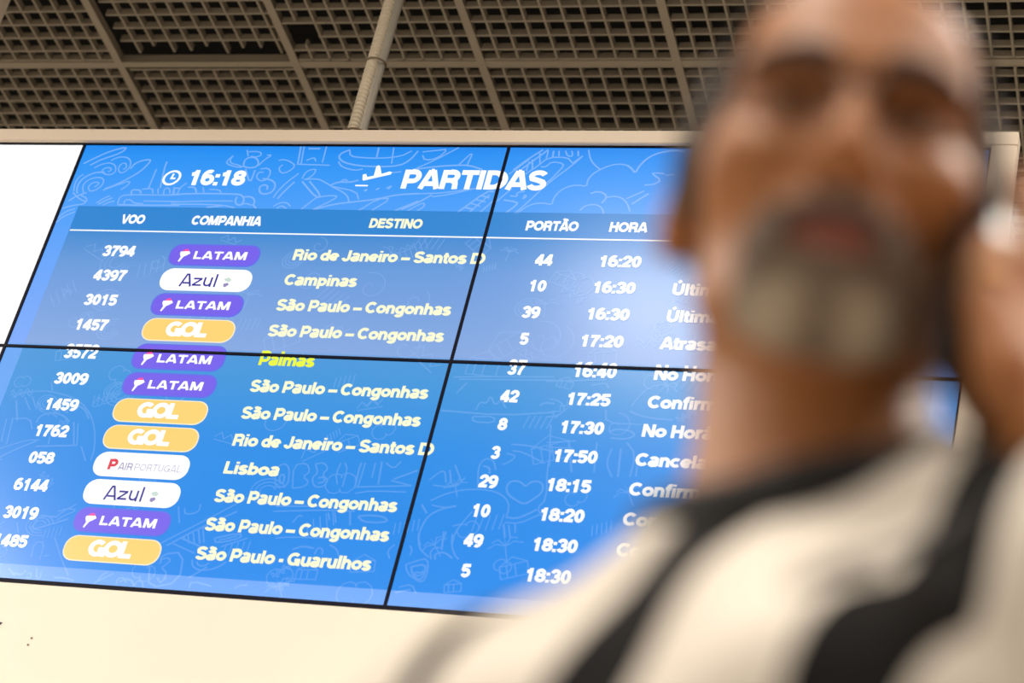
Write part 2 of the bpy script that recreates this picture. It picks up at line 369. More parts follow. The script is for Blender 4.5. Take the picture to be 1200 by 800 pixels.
M_azul = scr_flat('badge_navy_text', (45, 40, 150)); M_red = scr_flat('badge_red', (225, 60, 80)); M_pink = scr_flat('badge_pink', (255, 80, 165))
M_grey = scr_flat('badge_grey_text', (150, 140, 190)); M_pale = scr_flat('badge_pale_green', (205, 225, 215))
M_advert = scr_flat('advert_white', (255, 255, 255), 1.05)

def cu(u): return u-GAP/2-(GAP if u > PW else 0)
def cv(v): return v-GAP/2-(GAP if v > PH else 0)
panels = {}
PLAB = {(0, 0): 'blue departures screen top left, showing the time 16:18 and the first four flight rows', (1, 0): 'blue departures screen top right, with PORTÃO and HORA headings, beside the man\'s face',
        (0, 1): 'blue departures screen lower left, listing flights 3009 to 1485 and Guarulhos at its foot', (1, 1): 'blue departures screen lower right, gates 42 to 5, half hidden by the man\'s shoulder',
        (-1, 0): 'blank glowing white screen at the upper left edge beside the 16:18 clock', (-1, 1): 'blank glowing white screen below, at the left edge beside row 3572'}
YS = YD+.002
TILT = {}
for (c, r), lab in PLAB.items():
    e = empty('display_panel', (X0+c*PW+PW/2, YS, Z0-r*PH-PH/2)); panels[c, r] = e
    tag(e, lab, 'screen', 'screen modules of the video wall')
    a = GAP/2-.0008
    for n, bb in (('bezel', ((-PW/2, -.004, PH/2-a), (PW/2, .03, PH/2))), ('bezel', ((-PW/2, -.004, -PH/2-(.011 if r else 0)), (PW/2, .03, -PH/2+a))),
                  ('bezel', ((-PW/2, -.004, -PH/2+a), (-PW/2+a, .03, PH/2-a))), ('bezel', ((PW/2-a, -.004, -PH/2+a), (PW/2, .03, PH/2-a)))):
        MB().box(*bb).build(n, M_bezel, e)
    MB().box((-PW/2+.01, .006, -PH/2+.01), (PW/2-.01, .032, PH/2-.01)).build('casing', M_black, e)
def place(name, V, F, m, layer, label=None, only=None, th=0, parent=None):
    """board-picture geometry, clipped to every screen it falls on and laid on that screen's glass"""
    res = []
    us = [v[0] for v in V]; vs = [v[1] for v in V]
    for (c, r), e in panels.items():
        if c < 0: continue
        if only and (c, r) != only: continue
        lo = (c*VW, r*VH); hi = (lo[0]+VW, lo[1]+VH)
        if max(us) <= lo[0] or min(us) >= hi[0] or max(vs) <= lo[1] or min(vs) >= hi[1]: continue
        bm = bmesh.new(); bv = [bm.verts.new((t_[0], t_[2] if len(t_) > 2 else 0, t_[1])) for t_ in V]
        for f in F:
            try: bm.faces.new([bv[i] for i in f])
            except ValueError: pass
        for co, no in (((lo[0], 0, 0), (-1, 0, 0)), ((hi[0], 0, 0), (1, 0, 0)), ((0, 0, lo[1]), (0, 0, -1)), ((0, 0, hi[1]), (0, 0, 1))):
            bmesh.ops.bisect_plane(bm, geom=bm.verts[:]+bm.edges[:]+bm.faces[:], plane_co=co, plane_no=no, clear_outer=True)
        if not bm.faces: bm.free(); continue
        lay = bm.loops.layers.uv.new('picture')
        for f in bm.faces:
            for l in f.loops: l[lay].uv = (l.vert.co.x/2.4, l.vert.co.z/1.317)
        for v in bm.verts:
            v.co = Vector((v.co.x-lo[0]-VW/2, -.0004*layer-v.co.y, -(v.co.z-lo[1]-VH/2)))
        bm.normal_update()
        for f in bm.faces:
            if f.normal.y > 0: f.normal_flip()
        me = bpy.data.meshes.new(name); bm.to_mesh(me); bm.free()
        o = link(name, me, m, e if parent is None else parent.get((c, r), e)); res.append(((c, r), o))
        if label: o['label'] = label
    return dict(res)
def rect(u0, v0, u1, v1): return [(u0, v0), (u1, v0), (u1, v1), (u0, v1)], [(0, 1, 2, 3)]
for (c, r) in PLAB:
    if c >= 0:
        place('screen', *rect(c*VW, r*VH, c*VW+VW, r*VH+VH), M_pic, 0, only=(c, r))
    else:
        MB().box((-VW/2, 0, -VH/2), (VW/2, .004, VH/2)).build('screen', M_advert, panels[c, r])
DOOD = [[(0.0173,0.0689),(0.0482,0.0463),(0.0856,0.0237),(0.1261,0.0103),(0.1266,0.0215),(0.1034,0.0384),(0.0694,0.0517),(0.0384,0.0742)],[(0.0968,0.057),(0.1123,0.0458),(0.134,0.0437),(0.1529,0.0528),(0.1606,0.0712),(0.1575,0.086),(0.151,0.0952),(0.1402,0.1008),(0.1286,0.0899),(0.1279,0.0734),(0.1375,0.064),(0.1473,0.0695),(0.15,0.0824),(0.1423,0.0879)],[(0.0544,0.0833),(0.0724,0.0702),(0.0961,0.0644),(0.1151,0.0735),(0.1235,0.0937),(0.1135,0.1066),(0.0938,0.105),(0.0805,0.0941),(0.0864,0.083),(0.1017,0.081),(0.1095,0.0901),(0.1002,0.0957)],[(0.1638,0.0859),(0.1705,0.0674),(0.189,0.0562),(0.2131,0.0523),(0.2135,0.0634),(0.1978,0.0929),(0.1684,0.1188),(0.1377,0.1411),(0.1104,0.1542)],[(0.1059,0.1597),(0.1491,0.1373),(0.1771,0.126),(0.1755,0.1406),(0.1589,0.1571)],[(0.0513,0.1677),(0.0406,0.146),(0.0471,0.1276),(0.0657,0.1163),(0.088,0.1161),(0.0996,0.1269),(0.0978,0.1452),(0.0837,0.16),(0.0691,0.1638),(0.0578,0.1494),(0.0655,0.1347),(0.0802,0.1308),(0.089,0.138),(0.0769,0.1492)],[(0.0335,0.1716),(0.0259,0.1498),(0.0279,0.1278),(0.044,0.1092),(0.0658,0.098),(0.0913,0.0977)],[(0.0214,0.1645),(0.0154,0.1426),(0.0177,0.1169),(0.03,0.1057)],[(0.0195,0.1682),(0.0461,0.1896),(0.072,0.2001),(0.067,0.1857),(0.0411,0.1752)],[(0.0168,0.1973),(0.036,0.1789),(0.0608,0.1676)],[(0.0066,0.2229),(0.0345,0.2116),(0.065,0.2074),(0.0707,0.1965)],[(0.1016,0.2032),(0.1157,0.1886),(0.1341,0.1774)],[(0.1092,0.2067),(0.1295,0.192),(0.1428,0.1845)],[(0.123,0.2101),(0.1382,0.1991),(0.1527,0.1952)],[(0.1657,0.2058),(0.1636,0.1806),(0.18,0.1731),(0.3052,0.1731),(0.3356,0.1709)],[(0.1663,0.2076),(0.2541,0.208),(0.3468,0.2064)],[(0.2371,0.1939),(0.3429,0.194)],[(0.1839,0.2037),(0.1828,0.1911),(0.1979,0.1891),(0.2114,0.2015),(0.24,0.2028)],[(0.1957,0.1729),(0.1903,0.1567),(0.2154,0.1564),(0.2226,0.1689)],[(0.2211,0.1545),(0.2511,0.1504),(0.2569,0.1684)],[(0.2387,0.1506),(0.2411,0.0851)],[(0.273,0.1502),(0.2634,0.0812),(0.2643,0.0592)],[(0.2667,0.1502),(0.2725,0.1682)],[(0.2892,0.1715),(0.2854,0.15),(0.3009,0.1498),(0.3066,0.1677)],[(0.3159,0.1676),(0.3133,0.1496),(0.3288,0.1494)],[(0.0039,0.2698),(0.0217,0.2479),(0.0484,0.233)],[(0.0052,0.2554),(0.0199,0.2335),(0.0446,0.2222)],[(0.3109,0.1712),(0.3715,0.1668),(0.4328,0.1659),(0.4943,0.1668),(0.5131,0.1683),(0.5264,0.1823),(0.5255,0.2),(0.5114,0.2038),(0.5012,0.1898),(0.503,0.1755)],[(0.3188,0.1962),(0.4098,0.1912),(0.4951,0.1899)],[(0.321,0.2033),(0.4131,0.2018),(0.4751,0.2043),(0.508,0.2126)],[(0.4255,0.2123),(0.4696,0.2062)],[(0.3122,0.146),(0.319,0.1675)],[(0.3283,0.1674),(0.3308,0.1458),(0.3449,0.1312)],[(0.3524,0.1455),(0.374,0.1452),(0.3838,0.1666)],[(0.3956,0.1449),(0.4042,0.1627)],[(0.4162,0.1518),(0.4474,0.1532),(0.4537,0.1638)],[(0.5243,0.1752),(0.5454,0.1749),(0.5586,0.1889),(0.5567,0.203),(0.5688,0.2134)],[(0.5205,0.2036),(0.5335,0.1963),(0.5537,0.2031)],[(0.4511,0.0375),(0.4391,0.054),(0.4392,0.0649),(0.4671,0.0755),(0.4922,0.0771),(0.4778,0.07),(0.451,0.063),(0.4457,0.0503),(0.4511,0.0375)],[(0.4906,0.0717),(0.4883,0.0536),(0.4974,0.0426),(0.5158,0.0424),(0.5308,0.0568),(0.5309,0.0731),(0.5172,0.0787),(0.4983,0.077),(0.4906,0.0717)],[(0.4853,0.0172),(0.4948,0.039)],[(0.4921,0.0244),(0.5069,0.0225),(0.5259,0.0242),(0.5321,0.035),(0.5189,0.0424),(0.5025,0.0389)],[(0.4999,0.0824),(0.5269,0.1324),(0.5285,0.0858)],[(0.5334,0.0713),(0.5455,0.0495),(0.5627,0.0348),(0.5474,0.0349)],[(0.5427,0.082),(0.5629,0.0782),(0.5762,0.0924),(0.5713,0.1176),(0.5546,0.1232),(0.5389,0.1108),(0.5397,0.0928),(0.5549,0.0927)],[(0.5581,0.1142),(0.5834,0.1174),(0.601,0.1315),(0.6006,0.1564),(0.5796,0.1673),(0.5625,0.1605),(0.5573,0.1428),(0.5668,0.1337),(0.5805,0.1389),(0.581,0.1513)],[(0.5861,0.0527),(0.6003,0.049),(0.6205,0.056),(0.6397,0.0702),(0.6246,0.0919),(0.6045,0.0957),(0.5933,0.0779),(0.6024,0.067)],[(0.6067,0.1775),(0.6127,0.1562),(0.6287,0.1276),(0.6557,0.0952)],[(0.6197,0.1809),(0.6307,0.156),(0.6517,0.1237)],[(0.6147,0.2056),(0.6292,0.193),(0.6501,0.1927),(0.6625,0.2048)],[(0.6257,0.2124),(0.6377,0.2017),(0.6526,0.212)],[(0.6367,0.0052),(0.6437,0.063)],[(0.6458,0.0052),(0.6533,0.0647)],[(0.7093,0.0047),(0.712,0.0588)],[(0.6599,0.0123),(0.6932,0.0121)],[(0.6649,0.052),(0.6845,0.0411),(0.693,0.0554)],[(0.6412,0.0648),(0.7354,0.0675)],[(0.7783,0.0151),(0.7572,0.0261),(0.7521,0.0405),(0.7718,0.0582),(0.8163,0.0685),(0.8763,0.0715),(0.9284,0.0674),(0.9533,0.0495),(0.9688,0.0174)],[(0.7559,0.0548),(0.7697,0.0725),(0.8086,0.0846),(0.8309,0.079)],[(0.7783,0.0151),(0.784,0.0366),(0.8212,0.0417),(0.875,0.043),(0.9263,0.0355),(0.9512,0.0175)],[(0.8569,0.0074),(0.8593,0.0396)],[(0.8984,0.0071),(0.906,0.0606)],[(0.6697,0.1128),(0.6748,0.0878),(0.6994,0.0786),(0.7008,0.0947),(0.6877,0.1126),(0.6707,0.1164),(0.7116,0.1123),(0.7319,0.121),(0.7639,0.14),(0.7982,0.1571),(0.8137,0.1709),(0.8212,0.1882)],[(0.6722,0.1217),(0.726,0.1757),(0.7389,0.1685),(0.6931,0.1214)],[(0.726,0.1757),(0.7538,0.1683),(0.7833,0.1678),(0.7802,0.1784),(0.7277,0.2142)],[(0.726,0.1757),(0.6951,0.2147)],[(0.7561,0.133),(0.774,0.1222),(0.807,0.1236),(0.8288,0.1162)],[(0.7804,0.1239),(0.7865,0.1132),(0.7997,0.1184)],[(0.7635,0.1382),(0.8326,0.1531),(0.8453,0.1791)],[(0.7306,0.2141),(0.779,0.1959),(0.8413,0.1862),(0.8921,0.1784),(0.9463,0.162),(1.0033,0.1577)],[(0.8548,0.2155),(0.8974,0.1766),(0.9348,0.1743),(0.8898,0.2149)],[(0.8994,0.0925),(0.9391,0.0868)],[(0.8527,0.1511),(0.8601,0.1457),(0.8561,0.1528)],[(0.884,0.1472),(0.8939,0.14),(0.8869,0.1471)],[(0.9119,0.1415),(0.9243,0.1326),(0.9211,0.1431),(0.9119,0.1415)],[(0.9535,0.2138),(1.0092,0.1818)],[(0.9579,0.1618),(1.0148,0.1575),(1.0719,0.1549),(1.1429,0.1401)],[(1.0432,0.1675),(1.0874,0.1599),(1.1539,0.1383)],[(0.9699,0.21),(1.008,0.1887),(1.0416,0.1606)],[(0.9881,0.2132),(1.0244,0.185),(1.0306,0.1987),(1.0139,0.2127)],[(0.9749,0.0776),(1.0254,0.0453),(1.0772,0.0059)],[(0.9807,0.0775),(1.0338,0.0682),(1.0793,0.0642),(1.1196,0.0638),(1.1572,0.0774)],[(1.0904,0.0624),(1.1202,0.0163),(1.1134,0.0621)],[(0.9814,0.0208),(1.0211,0.0152),(1.0494,0.0115),(1.0274,0.0418),(0.9942,0.0491),(0.984,0.0315)],[(1.1235,0.2159),(1.1847,0.1482),(1.2045,0.1479)],[(1.1546,0.2154),(1.1955,0.1583)],[(1.1828,0.2149),(1.2086,0.1787)],[(1.1398,0.2003),(1.164,0.2067)],[(1.1508,0.1864),(1.1786,0.1962)],[(1.1622,0.1743),(1.1896,0.1824)],[(1.1736,0.1621),(1.1978,0.1686)],[(1.2319,0.0923),(1.2752,0.0432)],[(1.2199,0.1785),(1.2502,0.137)],[(1.2402,0.0783),(1.2674,0.0467),(1.3053,0.0114)],[(1.2743,0.0918),(1.3002,0.0673),(1.3246,0.0358),(1.3752,0.0354),(1.39,0.0526)],[(1.2749,0.0814),(1.2767,0.0501)],[(1.2904,0.0743),(1.2837,0.0431)],[(1.3071,0.0603),(1.299,0.022)],[(1.3197,0.0393),(1.3202,0.0148)],[(1.2621,0.0746),(1.3195,0.0114)],[(1.3114,0.0672),(1.3255,0.067),(1.3359,0.0496),(1.3711,0.0562),(1.3662,0.0736),(1.3433,0.1117),(1.3315,0.1222)],[(1.3907,0.056),(1.4204,0.0228),(1.3921,0.0629),(1.3419,0.1186),(1.304,0.1772),(1.2737,0.2184)],[(1.3343,0.0147),(1.3359,0.0357)],[(1.3484,0.0146),(1.352,0.0321)],[(1.3653,0.0145),(1.3745,0.0319),(1.3886,0.0318),(1.3822,0.0144)],[(1.3991,0.0143),(1.4026,0.0317)],[(1.2793,0.2183),(1.2972,0.1977),(1.3169,0.1855),(1.3415,0.1827),(1.3662,0.1881),(1.3651,0.1695),(1.3755,0.1455),(1.3946,0.1299),(1.4183,0.1238),(1.4444,0.1292),(1.4421,0.1105),(1.4505,0.0899),(1.4682,0.0742),(1.4918,0.0602),(1.5158,0.0555),(1.5359,0.0598),(1.5486,0.0683)],[(1.4682,0.0742),(1.4482,0.0572),(1.4347,0.0383),(1.4255,0.0106)],[(1.4584,0.1511),(1.475,0.1441),(1.4924,0.1489),(1.5033,0.1623),(1.4932,0.181)],[(1.5033,0.1623),(1.5218,0.1586),(1.5418,0.1634),(1.5586,0.1799),(1.5704,0.2065)],[(1.4417,0.2053),(1.451,0.1901),(1.472,0.1847),(1.4894,0.1894),(1.4998,0.201),(1.5055,0.2159)],[(1.236,0.1748),(1.274,0.1811),(1.2734,0.1913),(1.2506,0.2154)],[(1.2498,0.161),(1.2702,0.1641),(1.2645,0.1505),(1.2862,0.1467)],[(1.2857,0.1707),(1.2884,0.157),(1.2941,0.1637),(1.2857,0.1707)],[(1.5359,0.0598),(1.5489,0.07),(1.5613,0.0852),(1.5668,0.063),(1.5816,0.0388),(1.6007,0.0232),(1.6266,0.0144),(1.6533,0.0107),(1.676,0.0157)],[(1.5914,0.1222),(1.6156,0.1202),(1.6321,0.1065),(1.604,0.0864),(1.6116,0.083),(1.6366,0.0861)],[(1.5533,0.1666),(1.5948,0.1407)],[(1.5701,0.1831),(1.6072,0.149)],[(1.6403,0.0911),(1.6614,0.0875)],[(0.0794,0.8261),(0.0986,0.8123),(0.1267,0.8061),(0.1619,0.8029),(0.1932,0.8063),(0.2355,0.8156),(0.2743,0.833),(0.3034,0.8571),(0.3281,0.8907),(0.3451,0.9275),(0.3568,0.9704),(0.3575,0.9982)],[(0.172,0.8985),(0.1723,0.8826),(0.1884,0.8691),(0.2143,0.8662),(0.2411,0.8744),(0.2617,0.8909)],[(0.1122,0.8246),(0.1408,0.8618)],[(0.1319,0.8204),(0.1574,0.8578)],[(0.0918,0.8352),(0.1167,0.895)],[(0.1524,0.8356),(0.1733,0.8602)],[(0.0991,0.9782),(0.1299,0.964),(0.1664,0.9494),(0.1986,0.9477)],[(0.1082,1.0028),(0.1414,0.979),(0.1909,0.9513)],[(0.1122,0.9649),(0.1014,0.8862)],[(0.0952,0.9595),(0.0847,0.8902)],[(0.2734,0.8903),(0.2958,0.9551)],[(0.2861,0.8928),(0.3056,0.9577)],[(0.3181,0.9601),(0.3443,1.002)],[(0.2622,0.8495),(0.2717,0.8427),(0.2936,0.8544),(0.3109,0.8789)],[(0.1055,0.8891),(0.1493,0.8854),(0.167,0.9178)],[(0.2234,0.9338),(0.2263,0.9588)],[(0.1935,0.9668),(0.3056,0.9577)],[(0.1706,0.7765),(0.1826,0.8019)],[(0.3196,1.1646),(0.335,1.1426),(0.3627,1.1228)],[(0.2689,1.2007),(0.3145,1.1828),(0.3545,1.1653)],[(0.3353,1.2171),(0.3655,1.2622),(0.3876,1.2928),(0.4075,1.3175)],[(0.2217,1.1829),(0.2352,1.2119)],[(0.265,1.198),(0.2751,1.1614),(0.3186,1.1616)],[(0.2931,1.276),(0.287,1.2352),(0.3146,1.2318),(0.3176,1.2802)],[(0.3229,1.271),(0.3386,1.267)],[(0.2446,1.3088),(0.2698,1.3303),(0.26,1.3194),(0.2855,1.3263),(0.2915,1.3113)],[(0.2984,1.3224),(0.3075,1.316),(0.3126,1.3301),(0.2987,1.3311)],[(0.3174,1.3036),(0.3275,1.3319),(0.3376,1.3283),(0.3326,1.3142)],[(0.3709,1.3259),(0.3985,1.3239),(0.4262,1.3305)],[(0.4802,1.3324),(0.5208,1.3036)],[(0.4865,1.3262),(0.4944,1.3083),(0.5062,1.3017)],[(0.5383,1.331),(0.5364,1.3168),(0.5517,1.3128),(0.5618,1.3264)],[(0.3191,1.1466),(0.3442,1.136),(0.3688,1.1405),(0.3401,1.1573),(0.3245,1.1702)],[(0.6147,1.216),(0.7546,1.1132),(0.7993,1.078)],[(0.6329,1.2205),(0.6909,1.1759),(0.7834,1.1172)],[(0.6292,1.1122),(0.6465,1.1583)],[(0.6849,1.1028),(0.6866,1.1263),(0.6529,1.1343),(0.6475,1.117)],[(0.6067,1.2773),(0.623,1.3361),(0.6955,1.3138),(0.6816,1.2346),(0.6293,1.244),(0.632,1.2697)],[(0.6338,1.2581),(0.6455,1.2515),(0.6563,1.2594),(0.6464,1.2716),(0.6383,1.2808),(0.6553,1.291),(0.6553,1.3082),(0.6481,1.3201)],[(0.6356,1.3067),(0.6481,1.3201),(0.6598,1.305)],[(0.6682,1.192),(0.6745,1.2032)],[(0.6782,1.1884),(0.688,1.211)],[(0.6899,1.1818),(0.7024,1.2129)],[(0.7008,1.1723),(0.715,1.2092)],[(0.7099,1.1659),(0.7249,1.2056)],[(0.6473,1.2138),(0.7094,1.2356)],[(0.6646,1.1981),(0.7203,1.2175)],[(0.7093,1.2528),(0.7145,1.2697),(0.734,1.2797),(0.758,1.278),(0.7821,1.2677),(0.7965,1.2524)],[(0.7217,1.2577),(0.7306,1.2685),(0.7466,1.2674),(0.7547,1.2582)],[(0.7483,1.1924),(0.8085,1.1739),(0.8153,1.188),(0.7553,1.2064),(0.7483,1.1924)],[(0.7608,1.1974),(0.803,1.183)],[(0.7713,1.214),(0.8314,1.1869)],[(0.716,1.3009),(0.7528,1.2698)],[(0.7247,1.3286),(0.724,1.3089),(0.7787,1.319)],[(0.8384,1.3202),(0.8491,1.311),(0.8675,1.3097)],[(0.5446,1.3248),(0.5581,1.3152),(0.5762,1.3196),(0.5835,1.3334)],[(0.5862,1.3332),(0.587,1.3188),(0.6005,1.3179),(0.6087,1.3344)],[(0.8621,1.0446),(0.8448,0.9956),(0.8658,0.9764),(0.8838,0.9933),(0.8912,1.0428),(0.8621,1.0446)],[(0.8688,1.0335),(0.8628,1.0124),(0.8748,1.0082),(0.8785,1.0329),(0.8688,1.0335)],[(0.9051,1.0455),(0.8905,0.9822),(0.921,0.9733),(0.9375,0.9974),(0.922,1.0126),(0.942,1.0256),(0.933,1.0403),(0.9051,1.0455)],[(0.9446,0.9755),(0.9662,0.9707),(0.9806,0.9878),(0.9684,1.0027),(0.9892,1.0193),(0.9811,1.0375),(0.9587,1.0388),(0.9456,1.0147),(0.9578,0.9998),(0.9446,0.9755)],[(0.9616,1.0138),(0.9767,1.0094),(0.9805,1.0233),(0.9654,1.0278)],[(1.0143,1.0284),(1.0036,1.0007),(1.008,0.9684)],[(1.0176,0.9678),(1.0287,0.985),(1.0289,1.0346)],[(1.0598,1.0292),(1.0574,0.9834),(1.0592,0.9655)],[(1.067,1.0323),(1.0688,0.9898),(1.0687,0.965)],[(1.0942,0.9635),(1.0955,1.006)],[(1.1092,0.9591),(1.1158,1.0224)],[(1.0607,1.0327),(1.1983,1.021)],[(1.1446,1.0101),(1.1983,1.021)],[(1.15,1.0063),(1.2037,0.9785)],[(1.1196,0.9621),(1.143,0.9785),(1.1567,0.9565)],[(0.8746,1.1109),(1.0012,1.0994),(1.0779,1.098)],[(0.8771,1.0967),(1.0617,1.0851)],[(1.0126,1.1056),(1.0213,1.1259)],[(1.0284,1.1046),(1.0388,1.1317)],[(1.0653,1.0988),(1.0752,1.1362)],[(0.9313,1.1387),(0.9414,1.1171),(0.9519,1.1199)],[(0.9015,1.1822),(0.9323,1.1767),(1.0404,1.1729)],[(1.0877,1.1113),(1.1119,1.1063),(1.1502,1.1073),(1.1661,1.12),(1.1359,1.1254),(1.1038,1.124),(1.0877,1.1113)],[(1.0084,1.2194),(1.0123,1.1987),(1.0266,1.2046),(1.0272,1.2181)],[(1.0386,1.1901),(1.061,1.2022),(1.0686,1.2187)],[(0.9513,1.2097),(0.9737,1.1979),(1.0038,1.2027)],[(1.1969,1.1794),(1.1826,1.1973),(1.1938,1.2167)],[(1.0652,1.05),(1.1013,1.0408),(1.19,1.0389)],[(1.473,1.0069),(1.4579,0.994),(1.4361,0.9936),(1.4273,1.0096),(1.4349,1.0298),(1.4598,1.0455),(1.4817,1.0544),(1.4984,1.0397),(1.5159,1.0215),(1.5147,1.001),(1.5034,0.9913),(1.4852,0.9924),(1.473,1.0069)],[(1.2547,1.0581),(1.2873,1.0371),(1.325,1.0244),(1.3677,1.0201),(1.4059,1.0247),(1.4341,1.0402),(1.4469,1.0633),(1.4452,1.0907)],[(1.32,1.0696),(1.2901,1.0749),(1.2607,1.0698)],[(1.3196,1.0679),(1.282,1.0805),(1.2584,1.0992),(1.2496,1.1271),(1.2477,1.1579),(1.2588,1.1774)],[(1.3625,1.0789),(1.3451,1.1107),(1.3331,1.1386),(1.3334,1.1723)],[(1.3231,1.1223),(1.3459,1.114)],[(1.4452,1.0907),(1.4701,1.0925),(1.492,1.0809),(1.5132,1.066)],[(1.4452,1.1042),(1.479,1.1054),(1.522,1.079)],[(1.4557,1.1103),(1.466,1.1433)],[(1.4429,1.1078),(1.454,1.1441)],[(1.47,1.106),(1.4751,1.1292)],[(1.5142,0.9108),(1.5151,0.9595),(1.53,1.0377),(1.5125,1.0626),(1.5287,1.0819)],[(1.4145,0.8951),(1.4584,0.8962),(1.5233,0.9103)],[(1.4214,0.9123),(1.4468,0.9145),(1.5054,0.9427)],[(1.3607,1.0171),(1.3482,0.9621),(1.3581,0.937),(1.3805,0.9392),(1.3929,0.9665)],[(1.3597,0.9579),(1.376,0.9605),(1.3798,0.9777)],[(1.4075,0.9201),(1.4337,0.9257),(1.4244,0.9403),(1.4052,0.9518)],[(1.3049,1.1371),(1.3106,1.1739)],[(1.2355,1.0697),(1.2537,1.0926)],[(1.2383,1.0035),(1.2529,0.9851),(1.2691,0.9736),(1.2804,1.008)],[(1.251,1.0167),(1.3053,1.0204),(1.3236,0.9915)],[(1.2815,0.9729),(1.2928,1.0072)],[(1.2907,0.9583),(1.3167,1.0023)],[(1.2355,1.23),(1.2607,1.2171),(1.2847,1.2098),(1.2934,1.2453),(1.2874,1.2734),(1.2646,1.264),(1.246,1.2515),(1.2355,1.23)],[(1.2496,1.2346),(1.283,1.2239),(1.2871,1.2513),(1.2785,1.2685),(1.26,1.256),(1.2496,1.2346)],[(1.2612,1.2504),(1.2733,1.2578),(1.2858,1.2459),(1.2801,1.2435),(1.2738,1.2495),(1.2678,1.2458),(1.2612,1.2504)],[(1.2518,1.17),(1.2616,1.189),(1.2866,1.2069)],[(1.3113,1.1378),(1.3089,1.1605),(1.3123,1.1856)],[(1.3278,1.1424),(1.3318,1.1702),(1.3459,1.1972),(1.3585,1.2074)],[(1.293,1.212),(1.2858,1.193),(1.2933,1.1813),(1.3085,1.1802)],[(1.3031,1.2113),(1.2979,1.2005),(1.3086,1.1914),(1.3244,1.1931),(1.3428,1.2058)],[(1.2334,1.1797),(1.2425,1.1903),(1.2396,1.2046)],[(1.2346,1.2882),(1.2629,1.2779),(1.2789,1.3014)],[(1.2279,1.3025),(1.2637,1.2916)],[(1.2443,0.7196),(1.4821,0.7122)],[(1.2295,0.7141),(1.3223,0.7085),(1.4803,0.7031)],[(1.2118,0.8098),(1.3731,0.8169),(1.5008,0.8017)],[(1.3032,0.8234),(1.3581,0.8207),(1.3595,0.8386),(1.3066,0.8383),(1.3032,0.8234)],[(1.3069,0.8051),(1.312,0.7807),(1.3291,0.7859),(1.3342,0.7614),(1.3515,0.7909),(1.3632,0.7722),(1.379,0.7956)],[(1.4609,0.7857),(1.4693,0.7762),(1.4958,0.778)],[(1.2482,0.7593),(1.2677,0.7278)],[(1.6808,0.7774),(1.6987,0.7391),(1.7169,0.7216),(1.7438,0.712),(1.7594,0.7196),(1.7588,0.7363)],[(1.6796,0.7899),(1.7031,0.8012),(1.7397,0.8076),(1.7859,0.8094)],[(1.4981,0.8362),(1.5183,0.9499)],[(1.6221,0.7886),(1.6292,0.8255),(1.7146,0.8253)],[(1.641,0.8495),(1.6571,0.8405),(1.6896,0.8429),(1.7059,0.8543),(1.6871,0.8676),(1.6477,0.8656)],[(1.4976,0.8858),(1.568,0.878)],[(1.5002,0.898),(1.565,0.8986)],[(1.5494,0.8748),(1.5745,0.9629)],[(1.6183,0.8794),(1.6271,0.9598)],[(1.6567,0.8936),(1.6504,0.9344),(1.6712,0.9693)],[(1.6777,0.8925),(1.6851,0.9685)],[(1.6886,0.8756),(1.7156,0.9066),(1.7128,0.9669)],[(1.7225,0.9062),(1.7267,0.9661)],[(1.4619,0.7161),(1.6059,0.7055)],[(1.5732,0.7238),(1.6076,0.7138),(1.618,0.7302)],[(1.4798,0.7661),(1.506,0.7691),(1.5255,0.7933),(1.5109,0.8107),(1.483,0.8162)]]
DV = []; DF = []
for k, pl in enumerate(DOOD):
    pts = [(cu(a), cv(b)) for a, b in pl]
    # soften the traced polyline
    if len(pts) > 2:
        q = [pts[0]]
        for i in range(1, len(pts)-1):
            p0, p1, p2 = pts[i-1], pts[i], pts[i+1]
            q += [((p0[0]+3*p1[0])/4, (p0[1]+3*p1[1])/4), ((p2[0]+3*p1[0])/4, (p2[1]+3*p1[1])/4)]
        pts = q+[pts[-1]]
    vv, ff = ribbon(pts, .0040 if k % 3 else .0050); n = len(DV); DV += vv; DF += [tuple(n+i for i in f) for f in ff]
rd = random.Random(11)
